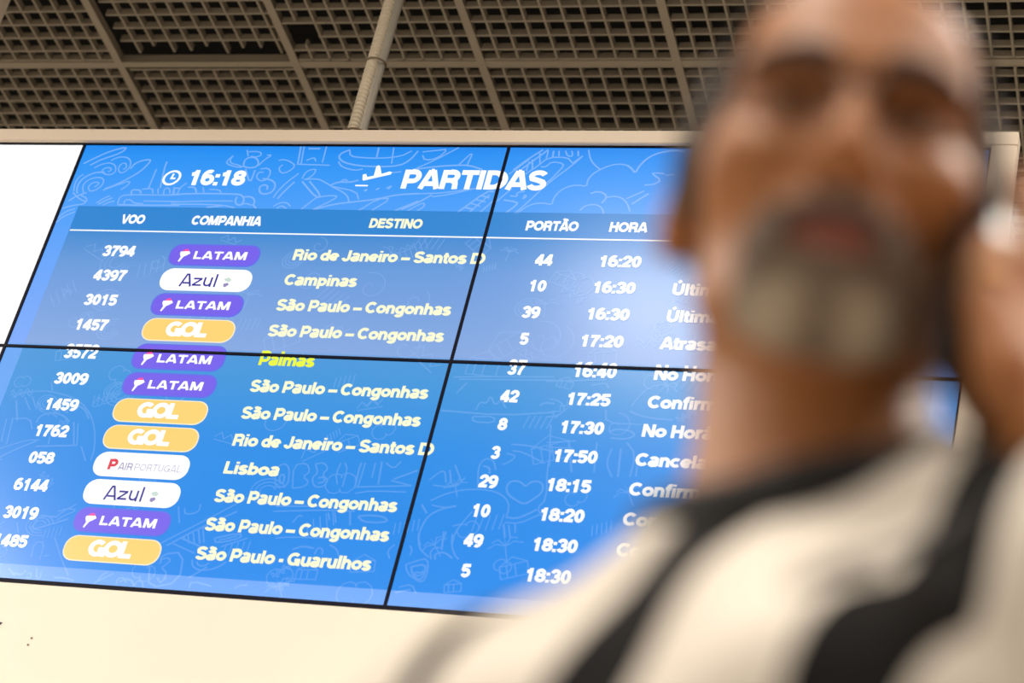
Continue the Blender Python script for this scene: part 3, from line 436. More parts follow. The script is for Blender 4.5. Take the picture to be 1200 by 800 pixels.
for k in range(150):
    cx_, cy_ = rd.uniform(.06, 2.33), rd.uniform(.30, 1.30); kind_ = rd.choice('waspzhlf'); s_ = rd.uniform(.018, .045); ro = rd.uniform(0, 6.28)
    if kind_ == 'w': ls = [[(x/6-1, .25*math.sin(x*1.6)+o_) for x in range(13)] for o_ in (0, .35)]
    elif kind_ == 'a': ls = [el(0, 0, q_, q_*.8, 20, 300, 14) for q_ in (.5, .8, 1.1)]
    elif kind_ == 's': ls = [[(math.cos(t_*.35)*(.15+t_*.055), math.sin(t_*.35)*(.15+t_*.055)) for t_ in range(22)]]
    elif kind_ == 'p': ls = [[(0, -1), (0, .1)]]+[[(0, .1), (.5*math.cos(a_), .3+.4*math.sin(a_)), (math.cos(a_), .1+.5*math.sin(a_))] for a_ in (0, .8, 1.6, 2.4, 3.1)]
    elif kind_ == 'z': ls = [[(-1, 0), (-.6, .5), (-.2, 0), (.2, .5), (.6, 0), (1, .5)], [(-1, -.2), (1, -.2)]]
    elif kind_ == 'h': ls = [[(x_, -.5), (x_+.25, .5)] for x_ in (-.8, -.4, 0, .4, .8)]
    elif kind_ == 'l': ls = [[(-1, -.6), (1, -.6), (1, .4), (-1, .4), (-1, -.6)], [(-.5, -.6), (-.5, .4)], [(.1, -.6), (.1, .4)], [(-1, .4), (0, 1), (1, .4)]]
    else: ls = [[(.7*math.cos(a_)+.3*math.cos(3*a_), .7*math.sin(a_)+.3*math.sin(3*a_)) for a_ in [q_*.3 for q_ in range(22)]]]
    ca_, sa_ = math.cos(ro*.25-.7), math.sin(ro*.25-.7)
    for l_ in ls:
        vv, ff = ribbon([(cx_+s_*(x*ca_-y*sa_), cy_-s_*(x*sa_+y*ca_)) for x, y in l_], .0030); n = len(DV); DV += vv; DF += [tuple(n+i for i in f) for f in ff]
DV = [(a, b, (i_ % 4000)*8e-8) for i_, (a, b) in enumerate(DV)]
for o in place('background_drawing', DV, DF, M_doo, 1, 'pale blue line drawing of travel motifs behind the table').values(): o['kind'] = 'stuff'
# title, clock, headings
place('header_rule', *rect(cu(.055), cv(.2925), 2.35, cv(.2965)), M_white, 2)
def txt(name, s, u, v, cap, m=M_white, width=None, layer=3, rs=True, label=None, parent=None, **k):
    V, F = text2d(s, u, v, cap, width, **k); return place(name, V, F, m, layer, label, parent=parent)
txt('clock_time', '16:18', cu(.345), cv(.139), .051, width=.165)
ck = cu(.296), cv(.115)
vv, ff = ribbon(el(ck[0], ck[1], .0225, .0225, 0, 360, 28)[:-1], .0065, True)
v2, f2 = ribbon([(ck[0]+.002, ck[1]-.014), (ck[0]-.001, ck[1]+.002), (ck[0]+.011, ck[1]+.002)], .0055)
vv = [(a+(ck[1]-b)*.12, b) for a, b in vv]; n = len(vv)
place('clock_icon', vv+v2, ff+[tuple(n+i for i in f) for f in f2], M_white, 3)
def P3(x, y):  # traced outline of the small take-off pictogram
    return cu(.826+(x-620)/8*.00228), cv(.134+(y-415)/8*.0030)
body = [P3(*p) for p in ((655, 320), (685, 312), (705, 340), (765, 328), (762, 245), (785, 235), (802, 250), (835, 312), (905, 290), (930, 295), (925, 315), (680, 372), (668, 365))]
place('takeoff_icon', body, [tuple(range(len(body)))], M_white, 3)
a, b = P3(615, 410), P3(737, 422)
place('takeoff_icon_runway', *rect(a[0], a[1], b[0], b[1]), M_white, 3)
txt('title_text', 'PARTIDAS', cu(.947), cv(.1425), .062, width=.383)
for s, u, wd in (('VOO', .195, .068), ('COMPANHIA', .399, .198), ('DESTINO', .895, .144), ('PORT\u00c3O', 1.312, .137), ('HORA', 1.527, .098)):
    txt('column_heading', s, cu(u), cv(.2705), .0305, M_cream_t if s == 'DESTINO' else M_white, width=wd)
ROWS = [('3794', 'L', 'Rio de Janeiro \u2013 Santos D', '44', '16:20', '\u00daltima'), ('4397', 'A', 'Campinas', '10', '16:30', '\u00daltima'),
        ('3015', 'L', 'S\u00e3o Paulo \u2013 Congonhas', '39', '16:30', '\u00daltima'), ('1457', 'G', 'S\u00e3o Paulo \u2013 Congonhas', '5', '17:20', 'Atrasado'),
        ('3572', 'L', 'Palmas', '37', '16:40', 'No Hor\u00e1rio'), ('3009', 'L', 'S\u00e3o Paulo \u2013 Congonhas', '42', '17:25', 'Confirmado'),
        ('1459', 'G', 'S\u00e3o Paulo \u2013 Congonhas', '8', '17:30', 'No Hor\u00e1rio'), ('1762', 'G', 'Rio de Janeiro \u2013 Santos D', '3', '17:50', 'Cancelado'),
        ('058', 'T', 'Lisboa', '29', '18:15', 'Confirmado'), ('6144', 'A', 'S\u00e3o Paulo \u2013 Congonhas', '10', '18:20', 'Confirmado'),
        ('3019', 'L', 'S\u00e3o Paulo \u2013 Congonhas', '49', '18:30', 'Confirmado'), ('1485', 'G', 'S\u00e3o Paulo - Guarulhos', '5', '18:30', 'Confirmado')]
def rrect(u0, v0, u1, v1, rad, n=7):
    P = []
    for (cx, cy, a0) in ((u1-rad, v0+rad, -90), (u1-rad, v1-rad, 0), (u0+rad, v1-rad, 90), (u0+rad, v0+rad, 180)):
        P += el(cx, cy, rad, rad, a0, a0+90, n)
    return P, [tuple(range(len(P)))]
CAPH = .0345
for i, (fn, co, de, ga, ho, st) in enumerate(ROWS):
    v = cv(.3775)+i*.0787        # baseline in picture coordinates
    txt('flight_number', fn, cu(.2265)-.004, v, CAPH, width=.0236*len(fn), center=True)
    wd = {'R': .508, 'C': .197, 'P': .150, 'L': .146}.get(de[0], .465 if 'C' in de else .441)
    txt('destination_name', de, cu(.714), v, CAPH, M_yel_t if de == 'Palmas' else M_cream_t, width=wd)
    txt('gate_number', ga, cu(1.386)-.004, v, CAPH, width=.0232*len(ga), center=True)
    txt('departure_time', ho, cu(1.579)-.004, v, CAPH, width=.108, center=True)
    if i: txt('flight_status', st, cu(1.718), v, CAPH)
    u0, u1, v0, v1 = cu(.369), cu(.624), v-.0445, v+.0255
    if co == 'G':
        pr = place('airline_badge', *rrect(u0, v0, u1, v1, .031), M_golE, 2, 'yellow rounded airline badge with white lettering')
        place('badge_face', *rrect(u0+.003, v0+.003, u1-.003, v1-.003, .029), M_gol, 3, parent=pr)
        txt('badge_lettering', 'GOL', cu(.436), v+.0105, .045, width=.116, shear=0, sw=.27, track=-.16, layer=4, parent=pr)
    elif co == 'L':
        pr = place('airline_badge', *rrect(u0, v0, u1, v1, .030), M_pur2, 2, 'purple rounded airline badge with white lettering')
        place('badge_face', *rrect(u0+.004, v0+.004, u1-.004, v1-.004, .027), M_pur, 3, parent=pr)
        txt('badge_lettering', 'LATAM', cu(.438), v+.004, .0255, width=.152, shear=0, sw=.22, track=.02, layer=4, parent=pr)
        B0 = (cu(.395), v-.024)
        q = [(B0[0]+x*.001, B0[1]+y*.001) for x, y in ((4, 5), (28, 3), (33, 10), (24, 17), (17, 21), (9, 38), (5, 36), (9, 22), (4, 12))]
        place('badge_emblem', q, [tuple(range(len(q)))], M_white, 4, parent=pr)
        q = [(B0[0]+x*.001, B0[1]+y*.001) for x, y in ((8, 5), (13, -1), (22, -4), (27, 1), (26, 4), (18, 4))]
        place('badge_emblem_top', q, [tuple(range(len(q)))], M_pink, 5, parent=pr)
    else:
        pr = place('airline_badge', *rrect(u0, v0, u1, v1, .031), M_white, 2, 'white rounded airline badge')
        if co == 'A':
            txt('badge_lettering', 'Azul', cu(.425), v+.0125, .041, M_azul, width=.108, shear=0, sw=.125, layer=4, parent=pr)
            B0 = (cu(.545), v-.019)
            for mm, q in ((M_pale, ((2, 4), (12, 0), (20, 6), (16, 12), (6, 10))), (M_grey, ((4, 17), (13, 14), (17, 19), (10, 26), (5, 24)))):
                q = [(B0[0]+x*.0012, B0[1]+y*.0012) for x, y in q]; place('badge_emblem', q, [tuple(range(len(q)))], mm, 4, parent=pr)
        else:
            txt('badge_emblem', 'P', cu(.408), v+.006, .030, M_red, width=.026, shear=0, sw=.26, layer=4, parent=pr)
            txt('badge_lettering', 'AIR', cu(.437), v+.006, .0215, M_grey, width=.040, shear=0, sw=.13, layer=4, parent=pr)
            txt('badge_lettering', 'PORTUGAL', cu(.479), v+.006, .0215, M_grey, width=.128, shear=0, sw=.07, layer=4, parent=pr)

# ------------------------------------------------------------------ suspension poles
def pole(x, rad, label, ribbed):
    zt = CH+.75; zb = Z0+.03; y = YD+.10
    e = tag(empty('suspension_pole', (x, y, zb)), label, 'pole', None)
    L = zt-zb; lean = -.028*L if ribbed else 0
    MB().bar((0, 0, 0), (lean, 0, L), rad, 20).build('tube', M_pole, e, smooth=False)
    MB().bar((0, 0, -.0005), (0, 0, .006), rad*1.7, 20).build('base_flange', M_frame, e)
    if ribbed:
        n = int(L/.0035); pts = [(-rad*.8+lean*k/n, -rad*1.15, .0+L*k/n) for k in range(n+1)]
        MB().tube(pts, .02, 14, radii=[rad*.98 if (k % 4) < 2 else rad*.74 for k in range(n+1)]).build('ribbed_conduit', M_cond, e)
        for zz in (.085, .335, .60):
            MB().tube([( -rad*.35+lean*zz/L+math.cos(t)*rad*1.6, -rad*.6+math.sin(t)*rad*1.75, zz+.006*math.sin(t)) for t in [2*math.pi*q/20 for q in range(20)]], .0028, 6, closed=True).build('cable_tie', M_tie, e)
    return e
pole(X0+.742, .0165, 'slim grey suspension pole with ribbed conduit tied to it, above the flight board', True)
po = tag(empty('suspension_column', (X0-.655, YD+.15, Z0+.03)), 'plain cream boxed column rising from the board at the top left corner', 'column')
MB().box((-.06, -.06, 0), (.06, .06, CH+.75-Z0-.03)).build('shaft', M_frame, po, bevel=.003)
MB().box((-.09, -.09, -.0005), (.09, .09, .008)).build('base_flange', M_frame, po)


HEAD_PITCH = 3; HEAD_SCALE = 1.05; EYE_POS = (-.2195, .906, .776); TORSO_YAW = 33; SLEEVE = .62
SKIN_A = (160, 100, 55); SKIN_B = (180, 117, 68); JERSEY_WHITE = (226, 215, 202)
EMB = (.086, -.074); MARK = (.108, -.042)
STRIPES = [(-.30, 0), (-.099, 1), (-.079, 0), (-.018, 1), (.028, 0), (.105, 1), (.150, 0)]
# ------------------------------------------------------------------ implicit surfaces for the man
def vec(*a): return np.array(a, float)
def nrm(a): a = np.asarray(a, float); return a/np.linalg.norm(a)
def smin(a, b, k):
    h_ = np.clip(.5+.5*(b-a)/k, 0, 1); return b+(a-b)*h_-k*h_*(1-h_)
def smax(a, b, k): return -smin(-a, -b, k)
def cap(P, a, b, r1, r2=None):
    r2 = r1 if r2 is None else r2; a = np.asarray(a, float); b = np.asarray(b, float); d = b-a
    t = np.clip(((P-a)@d)/(d@d), 0, 1); return np.linalg.norm(P-a-t[:, None]*d, axis=1)-(r1+(r2-r1)*t)
def ell(P, c, r, ax=None):
    q = P-np.asarray(c, float)
    if ax is not None: q = q@np.asarray(ax).T
    r = np.asarray(r, float); k0 = np.linalg.norm(q/r, axis=1); k1 = np.linalg.norm(q/(r*r), axis=1)
    return np.where(k1 > 1e-9, k0*(k0-1)/np.maximum(k1, 1e-9), -r.min())
def surface(f, lo, hi, hh):
    lo = np.asarray(lo, float); n = np.ceil((np.asarray(hi)-lo)/hh).astype(int); B = 8; n = ((n+B)//B)*B
    D = np.full(n, 1.0, np.float32)
    nb = n//B; g = np.stack(np.meshgrid(*[np.arange(k) for k in nb], indexing='ij'), -1).reshape(-1, 3)
    dc = f(lo+(g*B+B/2-.5)*hh)
    near = np.abs(dc) < hh*B*1.05+.004
    off = np.stack(np.meshgrid(*[np.arange(B)]*3, indexing='ij'), -1).reshape(-1, 3)
    for gi in g[(~near) & (dc < 0)]: D[gi[0]*B:gi[0]*B+B, gi[1]*B:gi[1]*B+B, gi[2]*B:gi[2]*B+B] = -1
    G_ = g[near]
    for s in range(0, len(G_), 400):
        gg = G_[s:s+400]; idx = (gg[:, None, :]*B+off[None]).reshape(-1, 3)
        D[idx[:, 0], idx[:, 1], idx[:, 2]] = f(lo+idx*hh)
    S = D < 0
    c = S[:-1, :-1, :-1].astype(np.int8)
    for dx in (0, 1):
        for dy in (0, 1):
            for dz in (0, 1):
                if dx or dy or dz: c = c+S[dx:S.shape[0]-1+dx, dy:S.shape[1]-1+dy, dz:S.shape[2]-1+dz]
    act = (c > 0) & (c < 8); I = np.argwhere(act); vid = np.full(act.shape, -1, np.int64); vid[act] = np.arange(len(I))
    acc_ = np.zeros((len(I), 3)); cnt = np.zeros(len(I))
    cor = [(0, 0, 0), (1, 0, 0), (0, 1, 0), (1, 1, 0), (0, 0, 1), (1, 0, 1), (0, 1, 1), (1, 1, 1)]
    for a in range(8):
        for b in range(a+1, 8):
            d = np.abs(np.array(cor[a])-np.array(cor[b]))
            if d.sum() != 1: continue
            A = D[tuple((I+cor[a]).T)].astype(float); Bv = D[tuple((I+cor[b]).T)].astype(float); m = (A < 0) != (Bv < 0)
            t = np.where(m, A/np.where(m, A-Bv, 1), 0)
            acc_ += np.where(m[:, None], np.array(cor[a])+t[:, None]*(np.array(cor[b])-np.array(cor[a])), 0); cnt += m
    V = lo+(I+acc_/np.maximum(cnt, 1)[:, None])*hh
    F = []
    for ax in range(3):
        o = [0, 0, 0]; o[ax] = 1
        A = S[:S.shape[0]-o[0], :S.shape[1]-o[1], :S.shape[2]-o[2]]; Bv = S[o[0]:, o[1]:, o[2]:]
        E = np.argwhere(A != Bv); u, v = [(1, 2), (2, 0), (0, 1)][ax]
        E = E[(E[:, u] > 0) & (E[:, v] > 0)]
        E = E[(E < np.array(vid.shape)).all(1)]
        q = []
        for du, dv in ((1, 1), (0, 1), (0, 0), (1, 0)):
            k = E.copy(); k[:, u] -= du; k[:, v] -= dv; q.append(vid[tuple(k.T)])
        q = np.stack(q, 1); fl = ~A[tuple(E.T)]; q[fl] = q[fl][:, ::-1]; q = q[(q >= 0).all(1)]; F.append(q)
    return V, np.concatenate(F)
def np_obj(name, V, F, m, parent=None, origin=(0, 0, 0), attrs=None):
    me = bpy.data.meshes.new(name); V = np.asarray(V)-np.asarray(origin)
    me.vertices.add(len(V)); me.vertices.foreach_set('co', V.astype(np.float32).ravel())
    me.loops.add(len(F)*4); me.loops.foreach_set('vertex_index', F.astype(np.int32).ravel())
    me.polygons.add(len(F)); me.polygons.foreach_set('loop_start', (np.arange(len(F))*4).astype(np.int32)); me.polygons.foreach_set('loop_total', np.full(len(F), 4, np.int32))
    me.polygons.foreach_set('use_smooth', np.ones(len(F), bool)); me.update(calc_edges=True); me.validate()
    for k, a in (attrs or {}).items():
        at = me.attributes.new(k, 'FLOAT', 'POINT'); at.data.foreach_set('value', a.astype(np.float32))
    return link(name, me, m, parent)

# head frame: X his left (picture right), F where he faces, U crown
fh = vec(.245, -.970, 0); fh /= np.linalg.norm(fh)
HR = vec(-fh[1], fh[0], 0); pd = math.radians(HEAD_PITCH)
HF = fh*math.cos(pd)-vec(0, 0, 1)*math.sin(pd); HU = fh*math.sin(pd)+vec(0, 0, 1)*math.cos(pd)
HS = HEAD_SCALE
EYE = vec(*EYE_POS)+vec(0, 0, CAM_Z)
HO = EYE-HF*.080*HS
HM = np.stack([HR, -HF, HU])       # world -> head (x his left, y backward, z up)
def tohead(P): return ((P-HO)@HM.T)/HS
def fromhead(p): return HO+(np.asarray(p, float)*HS)@HM
# torso frame, turned towards his right
ta = math.radians(TORSO_YAW)
TF = vec(fh[0]*math.cos(ta)+fh[1]*math.sin(ta), -fh[0]*math.sin(ta)+fh[1]*math.cos(ta), 0)
TL = vec(-TF[1], TF[0], 0); TU = vec(0, 0, 1)
TO_ = HO+vec(0, 0, -.202)+(-fh)*.022+HR*.014
TM_ = np.stack([TL, TF, TU])
LEAN = HR*.13-TF*.05
def totorso(P):
    q = P-TO_; return (q-np.clip(q[..., 2:3], -.35, .03)*LEAN)@TM_.T
def fromtorso(p):
    p = np.asarray(p, float); return TO_+p@TM_+np.clip(p[..., 2:3], -.35, .03)*LEAN
SHL = vec(.180, .005, -.055); SHR = vec(-.158, -.015, -.120)
# phone and hand
HA = nrm(HU*.92-HF*.34+HR*.10); HN0 = nrm(HR*.76+HF*.65-HA*((HR*.76+HF*.65)@HA)); HRAD = np.cross(HN0, HA)*1.0; HRAD = nrm(HRAD)*(1 if HRAD@HF > 0 else -1); HN = -nrm(HR*.76+HF*.65-HA*((HR*.76+HF*.65)@HA))    # along hand, thumb side, palm normal
PHC = fromhead((.0835, -.034, -.030))-HA*.062
PC = PHC-HN*.026-HA*.020-HRAD*.024
WR = PC-HA*.062+HR*.008-HRAD*.006
S_w = fromtorso(SHL)
Ed = nrm(vec(.72, -.50, -.48)); mid = (S_w+WR)/2; ax_ = nrm(WR-S_w); Ed = nrm(Ed-ax_*(Ed@ax_))
half = np.linalg.norm(WR-S_w)/2; EL = mid+Ed*math.sqrt(max(.275**2-half**2, .01))
def hand_local(al, ra, no): return PC+HA*al+HRAD*ra+HN*no
FING = []
for k, (ra, L_) in enumerate(((.033, 1.0), (.011, 1.06), (-.011, 1.0), (-.032, .84))):
    kn = hand_local(.045, ra, 0)
    sp = (.002, -.014, -.026, -.034)[k]
    p1 = hand_local(.045+.034*L_, ra+sp*.6, .004); p2 = hand_local(.045+.054*L_, ra+sp*1.0, .016); p3 = hand_local(.045+.060*L_, ra+sp*1.15, .034)
    if k == 0: p1 = hand_local(.085, ra+.003, .004); p2 = hand_local(.108, ra+.004, .009); p3 = hand_local(.126, ra+.002, .019)
    FING.append((kn, p1, p2, p3))
TH_ = (hand_local(-.035, .028, .004), hand_local(-.006, .044, .010), hand_local(.022, .050, .012), hand_local(.044, .050, .016))
def f_hand(P):
    d = None
    for kn, p1, p2, p3 in FING:
        w0 = WR+(kn-PC)*.28
        m_ = cap(P, w0, kn, .0165, .0125); d = m_ if d is None else smin(d, m_, .014)
    d = smin(d, cap(P, hand_local(-.04, .022, .004), hand_local(-.005, .034, .008), .019, .014), .012)
    d = smin(d, cap(P, hand_local(-.045, -.026, .003), hand_local(.0, -.030, .003), .016, .013), .012)
    for kn, p1, p2, p3 in FING:
        g_ = smin(smin(cap(P, kn, p1, .0105, .0092), cap(P, p1, p2, .0092, .0085), .003), cap(P, p2, p3, .0085, .0072), .003)
        d = smin(d, g_, .004)
    g_ = smin(smin(cap(P, TH_[0], TH_[1], .0165, .0125), cap(P, TH_[1], TH_[2], .0120, .0108), .004), cap(P, TH_[2], TH_[3], .0108, .0088), .003)
    return smin(d, g_, .006)
def f_head(Q):
    P = Q
    d = ell(P, (0, .018, .026), (.077, .097, .094))
    d = smin(d, ell(P, (0, -.022, -.036), (.057, .064, .076)), .03)
    d = smin(d, ell(P, (0, -.068, -.096), (.025, .021, .019)), .025)
    for s in (-1, 1):
        d = smin(d, cap(P, (s*.046, -.008, -.070), (s*.020, -.062, -.098), .016, .0145), .018)    # jaw
        d = smin(d, ell(P, (s*.042, -.056, -.022), (.024, .022, .02)), .02)
        d = smin(d, cap(P, (s*.012, -.083, .021), (s*.043, -.070, .021), .011, .010), .014)
    d = smin(d, ell(P, (0, -.060, .052), (.052, .028, .042)), .03)
    for s in (-1, 1): d = smax(d, -ell(P, (s*.032, -.098, .0), (.021, .020, .013)), .012)
    for s in (-1, 1): d = smax(smin(d, ell(P, (s*.031, -.0705, .0), (.0158, .0146, .0146)), .004), -ell(P, (s*.031, -.0885, -.0005), (.0130, .0105, .0042)), .0015)
    d = smin(d, cap(P, (0, -.083, .008), (0, -.108, -.036), .0075, .0115), .010)
    d = smin(d, ell(P, (0, -.109, -.040), (.0115, .011, .0100)), .006)
    for s in (-1, 1): d = smin(d, ell(P, (s*.0135, -.098, -.043), (.0078, .010, .0078)), .006)
    for s in (-1, 1): d = smax(d, -ell(P, (s*.0068, -.103, -.0525), (.0038, .006, .004)), .003)
    d = smin(d, ell(P, (0, -.080, -.076), (.030, .018, .026)), .014)
    d = smin(d, cap(P, (-.018, -.088, -.0745), (.018, -.088, -.0745), .0048), .006); d = smin(d, cap(P, (0, -.0955, -.0740), (0, -.0955, -.0742), .0042), .007)
    d = smin(d, cap(P, (-.016, -.087, -.0855), (.016, -.087, -.0855), .0058), .006)
    d = smax(d, -ell(P, (0, -.102, -.0802), (.021, .012, .0016)), .003)
    for s in (-1, 1):
        e = ell(P, (s*.080, .014, -.008), (.009, .0185, .031)); e = smin(e, ell(P, (s*.077, .006, -.014), (.010, .013, .024)), .008)
        e = smax(e, -ell(P, (s*.087, .010, -.004), (.006, .0095, .018)), .006)
        d = smin(d, e, .006)
    return d
NECK_B = fromtorso((.006, -.012, -.02)); NECK_T = fromhead((0, .030, -.055))
RA = (fromtorso(SHR), fromtorso((-.232, -.045, -.365)), fromtorso((-.215, .07, -.60)))
def f_torso(P, gr=0.0):
    Q = totorso(P)
    d = ell(Q, (0, -.005, -.20), (.168+gr, .112+gr, .215+gr))
    d = smin(d, ell(Q, (0, .012, -.42), (.160+gr, .122+gr, .21+gr)), .05)
    d = smin(d, ell(Q, (0, 0, -.58), (.168+gr, .118+gr, .13+gr)), .04)
    for s, sh in ((-1, SHR), (1, SHL)):
        d = smin(d, cap(Q, (s*.04, -.008, sh[2]+.022), sh, .052+gr, .052+gr), .03)
        d = smin(d, cap(Q, (s*.022, -.015, .035), (s*.125, -.008, sh[2]+.030), .044+gr*.6, .036+gr), .03)
        d = smin(d, ell(Q, (s*.078, .072, -.165), (.075+gr, .042+gr, .072+gr)), .04)
    return d
def f_arm(P, sh, el_, wr, gr=0.0):
    m_ = sh+(el_-sh)*.55
    d = smin(cap(P, sh, m_, .054+gr, .047+gr), cap(P, m_, el_, .047+gr, .040+gr), .01)
    q_ = el_+(wr-el_)*.3
    return smin(d, smin(cap(P, el_, q_, .040+gr, .043+gr), cap(P, q_, wr, .043+gr, .027+gr), .01), .02)
RHAND = []
dn = nrm(fromtorso((-.205, .10, -.69))-RA[2]); rf = nrm(TF-dn*(TF@dn)); rn = np.cross(dn, rf)
for k, (o_, L_) in enumerate(((.030, 1), (.010, 1.07), (-.010, 1), (-.029, .84))):
    kn = RA[2]+dn*.092+rf*o_; RHAND.append((kn, kn+dn*.036*L_+rn*.006, kn+dn*.060*L_+rn*.018, kn+dn*.074*L_+rn*.032))
def f_rhand(P):
    d = None
    for o_, q_ in enumerate(RHAND):
        m_ = cap(P, RA[2]+(q_[0]-RA[2]-dn*.092)*.3, q_[0], .017, .0125); d = m_ if d is None else smin(d, m_, .014)
    for kn, p1, p2, p3 in RHAND:
        d = smin(d, smin(smin(cap(P, kn, p1, .0105, .0092), cap(P, p1, p2, .0092, .0085), .003), cap(P, p2, p3, .0085, .0072), .003), .004)
    t0 = RA[2]+dn*.025+rf*.022; t1 = RA[2]+dn*.058+rf*.046+rn*.012; t2 = RA[2]+dn*.086+rf*.050+rn*.022
    return smin(d, smin(cap(P, t0, t1, .016, .012), cap(P, t1, t2, .0118, .009), .004), .006)
def near(P, c, r): return np.linalg.norm(P-c, axis=1) < r
def f_body(P):
    d = f_torso(P)
    d = smin(d, cap(P, NECK_B, NECK_T, .066, .060), .03)
    hm = near(P, HO, .22); hd = np.full(len(P), .3)
    hd[hm] = f_head(tohead(P[hm]))*HS
    d = smin(d, hd, .016)
    d = smin(d, f_arm(P, S_w, EL, WR), .03); d = smin(d, f_arm(P, *RA), .03)
    for fn, c in ((f_hand, PC), (f_rhand, RA[2]+dn*.08)):
        m_ = near(P, c, .19); e = np.full(len(P), .3); e[m_] = fn(P[m_]); d = smin(d, e, .010)
    return d
lo_ = np.minimum.reduce([EL-.08, RA[1]-.08, RA[2]-.12, HO-.14, fromtorso((0, 0, -.72))-.2]); hi_ = np.maximum.reduce([EL+.08, HO+.16, PC+.15, fromtorso((0, 0, 0))+.23])
lo_[2] = max(lo_[2], .62)
V, F = surface(f_body, lo_, hi_, .0045)
H = tohead(V)
person = empty('person', (float(TO_[0]), float(TO_[1]), 0))
tag(person, 'bearded man in striped jersey and glasses holding a phone, out of focus in front', 'person')
PO = vec(TO_[0], TO_[1], 0)
# skin colouring that belongs to the skin itself: lips, ruddier nose and ears
Hn = H
lip = np.exp(-(((Hn[:, 0])/.022)**4+((Hn[:, 2]+.080)/.0095)**4))*(Hn[:, 1] < -.075)
M_skin = bpy.data.materials.new('skin'); M_skin.use_nodes = True
nt = M_skin.node_tree; b = nt.nodes['Principled BSDF']; b.inputs['Roughness'].default_value = .52; b.inputs['Specular IOR Level'].default_value = .45
b.inputs['Subsurface Weight'].default_value = .06; b.inputs['Subsurface Radius'].default_value = (.012, .005, .003); b.inputs['Subsurface Scale'].default_value = 1
tc = nt.nodes.new('ShaderNodeTexCoord'); n_ = nt.nodes.new('ShaderNodeTexNoise'); n_.inputs['Scale'].default_value = 22; nt.links.new(tc.outputs['Object'], n_.inputs['Vector'])
mx = nt.nodes.new('ShaderNodeMix'); mx.data_type = 'RGBA'; mx.inputs[6].default_value = (*s2l(SKIN_A), 1); mx.inputs[7].default_value = (*s2l(SKIN_B), 1)
nt.links.new(n_.outputs['Fac'], mx.inputs[0]); at = nt.nodes.new('ShaderNodeAttribute'); at.attribute_name = 'lip'
m2 = nt.nodes.new('ShaderNodeMix'); m2.data_type = 'RGBA'; nt.links.new(at.outputs['Fac'], m2.inputs[0]); nt.links.new(mx.outputs[2], m2.inputs[6]); m2.inputs[7].default_value = (*s2l((140, 72, 62)), 1)
nt.links.new(m2.outputs[2], b.inputs['Base Color'])
body_o = np_obj('body', V, F, M_skin, person, PO, {'lip': lip})

# eyes
M_eye = mat('eye_white', (225, 215, 205), .15, noise=.03); M_iris = mat('iris_brown', (45, 28, 18), .1)
for s in (-1, 1):
    bm = bmesh.new(); bmesh.ops.create_uvsphere(bm, u_segments=24, v_segments=16, radius=.0122*HS); me = bpy.data.meshes.new('eye'); bm.to_mesh(me); bm.free()
    c = fromhead((s*.031, -.0712, 0)); e = link('eye', me, M_eye, person, tuple(c-PO)); me.polygons.foreach_set('use_smooth', [True]*len(me.polygons))
    MB().bar(tuple(HF*.0108*HS), tuple(HF*.0126*HS), .0056*HS, 20, r2=.005*HS).build('iris', M_iris, e)

# hair, brows and beard grown as thin shells over the head
def shell(name, region, th, m, hh=.0035, fn=None):
    def f(P):
        Q = tohead(P); nz = (np.sin(Q[:, 0]*900+Q[:, 2]*500)*np.sin(Q[:, 1]*800-Q[:, 2]*700)*np.sin(Q[:, 2]*950+Q[:, 0]*300))*.0007
        return smax((f_head(Q)-th)*HS+nz, region(Q)*HS, .006)
    V, F = surface(f, HO-.16, HO+.16, hh); return np_obj(name, V, F, m, person, PO)
def reg_hair(Q):
    x, y, z = Q.T
    # hairline: recedes over the forehead, comes down in front of the ears
    yl = np.interp(z, [-.075, -.045, -.02, .01, .04, .066, .09, .12], [.02, .012, -.010, -.016, -.020, -.050, -.052, -.05])
    yl = yl-np.clip((np.abs(x)-.044)/.018, 0, 1)*np.clip((z-.01)/.02, 0, 1)*.030
    a = yl-y; b_ = (-.030+.35*np.maximum(y-.02, 0)*0)-z
    ear = -ell(Q, (np.sign(x)*.085, .014, -.008), (.018, .024, .038)) if False else -ell(np.stack([np.abs(x), y, z], 1), (.088, .012, -.010), (.016, .022, .036))
    return np.maximum(np.maximum(a, b_), ear)
M_hair = mat('dark_grey_hair', (62, 54, 47), .8, noise=.5, nscale=90, bump=.6, bscale=300)
shell('hair', reg_hair, .0060, M_hair)
def beard_mat(name, ca, cb, zc, span):
    m = bpy.data.materials.new(name); m.use_nodes = True; nt = m.node_tree; b = nt.nodes['Principled BSDF']; b.inputs['Roughness'].default_value = .8
    at = nt.nodes.new('ShaderNodeAttribute'); at.attribute_name = 'grey'; tc = nt.nodes.new('ShaderNodeTexCoord')
    n_ = nt.nodes.new('ShaderNodeTexNoise'); n_.inputs['Scale'].default_value = 130; nt.links.new(tc.outputs['Object'], n_.inputs['Vector'])
    s_ = math_n(nt, 'ADD', at.outputs['Fac'], math_n(nt, 'MULTIPLY', math_n(nt, 'SUBTRACT', n_.outputs['Fac'], .5), .8))
    mx = nt.nodes.new('ShaderNodeMix'); mx.data_type = 'RGBA'; nt.links.new(s_, mx.inputs[0]); mx.inputs[6].default_value = (*s2l(ca), 1); mx.inputs[7].default_value = (*s2l(cb), 1)
    nt.links.new(mx.outputs[2], b.inputs['Base Color']); return m
M_beard = beard_mat('salt_and_pepper_beard', (88, 68, 52), (176, 160, 140), 0, 0)
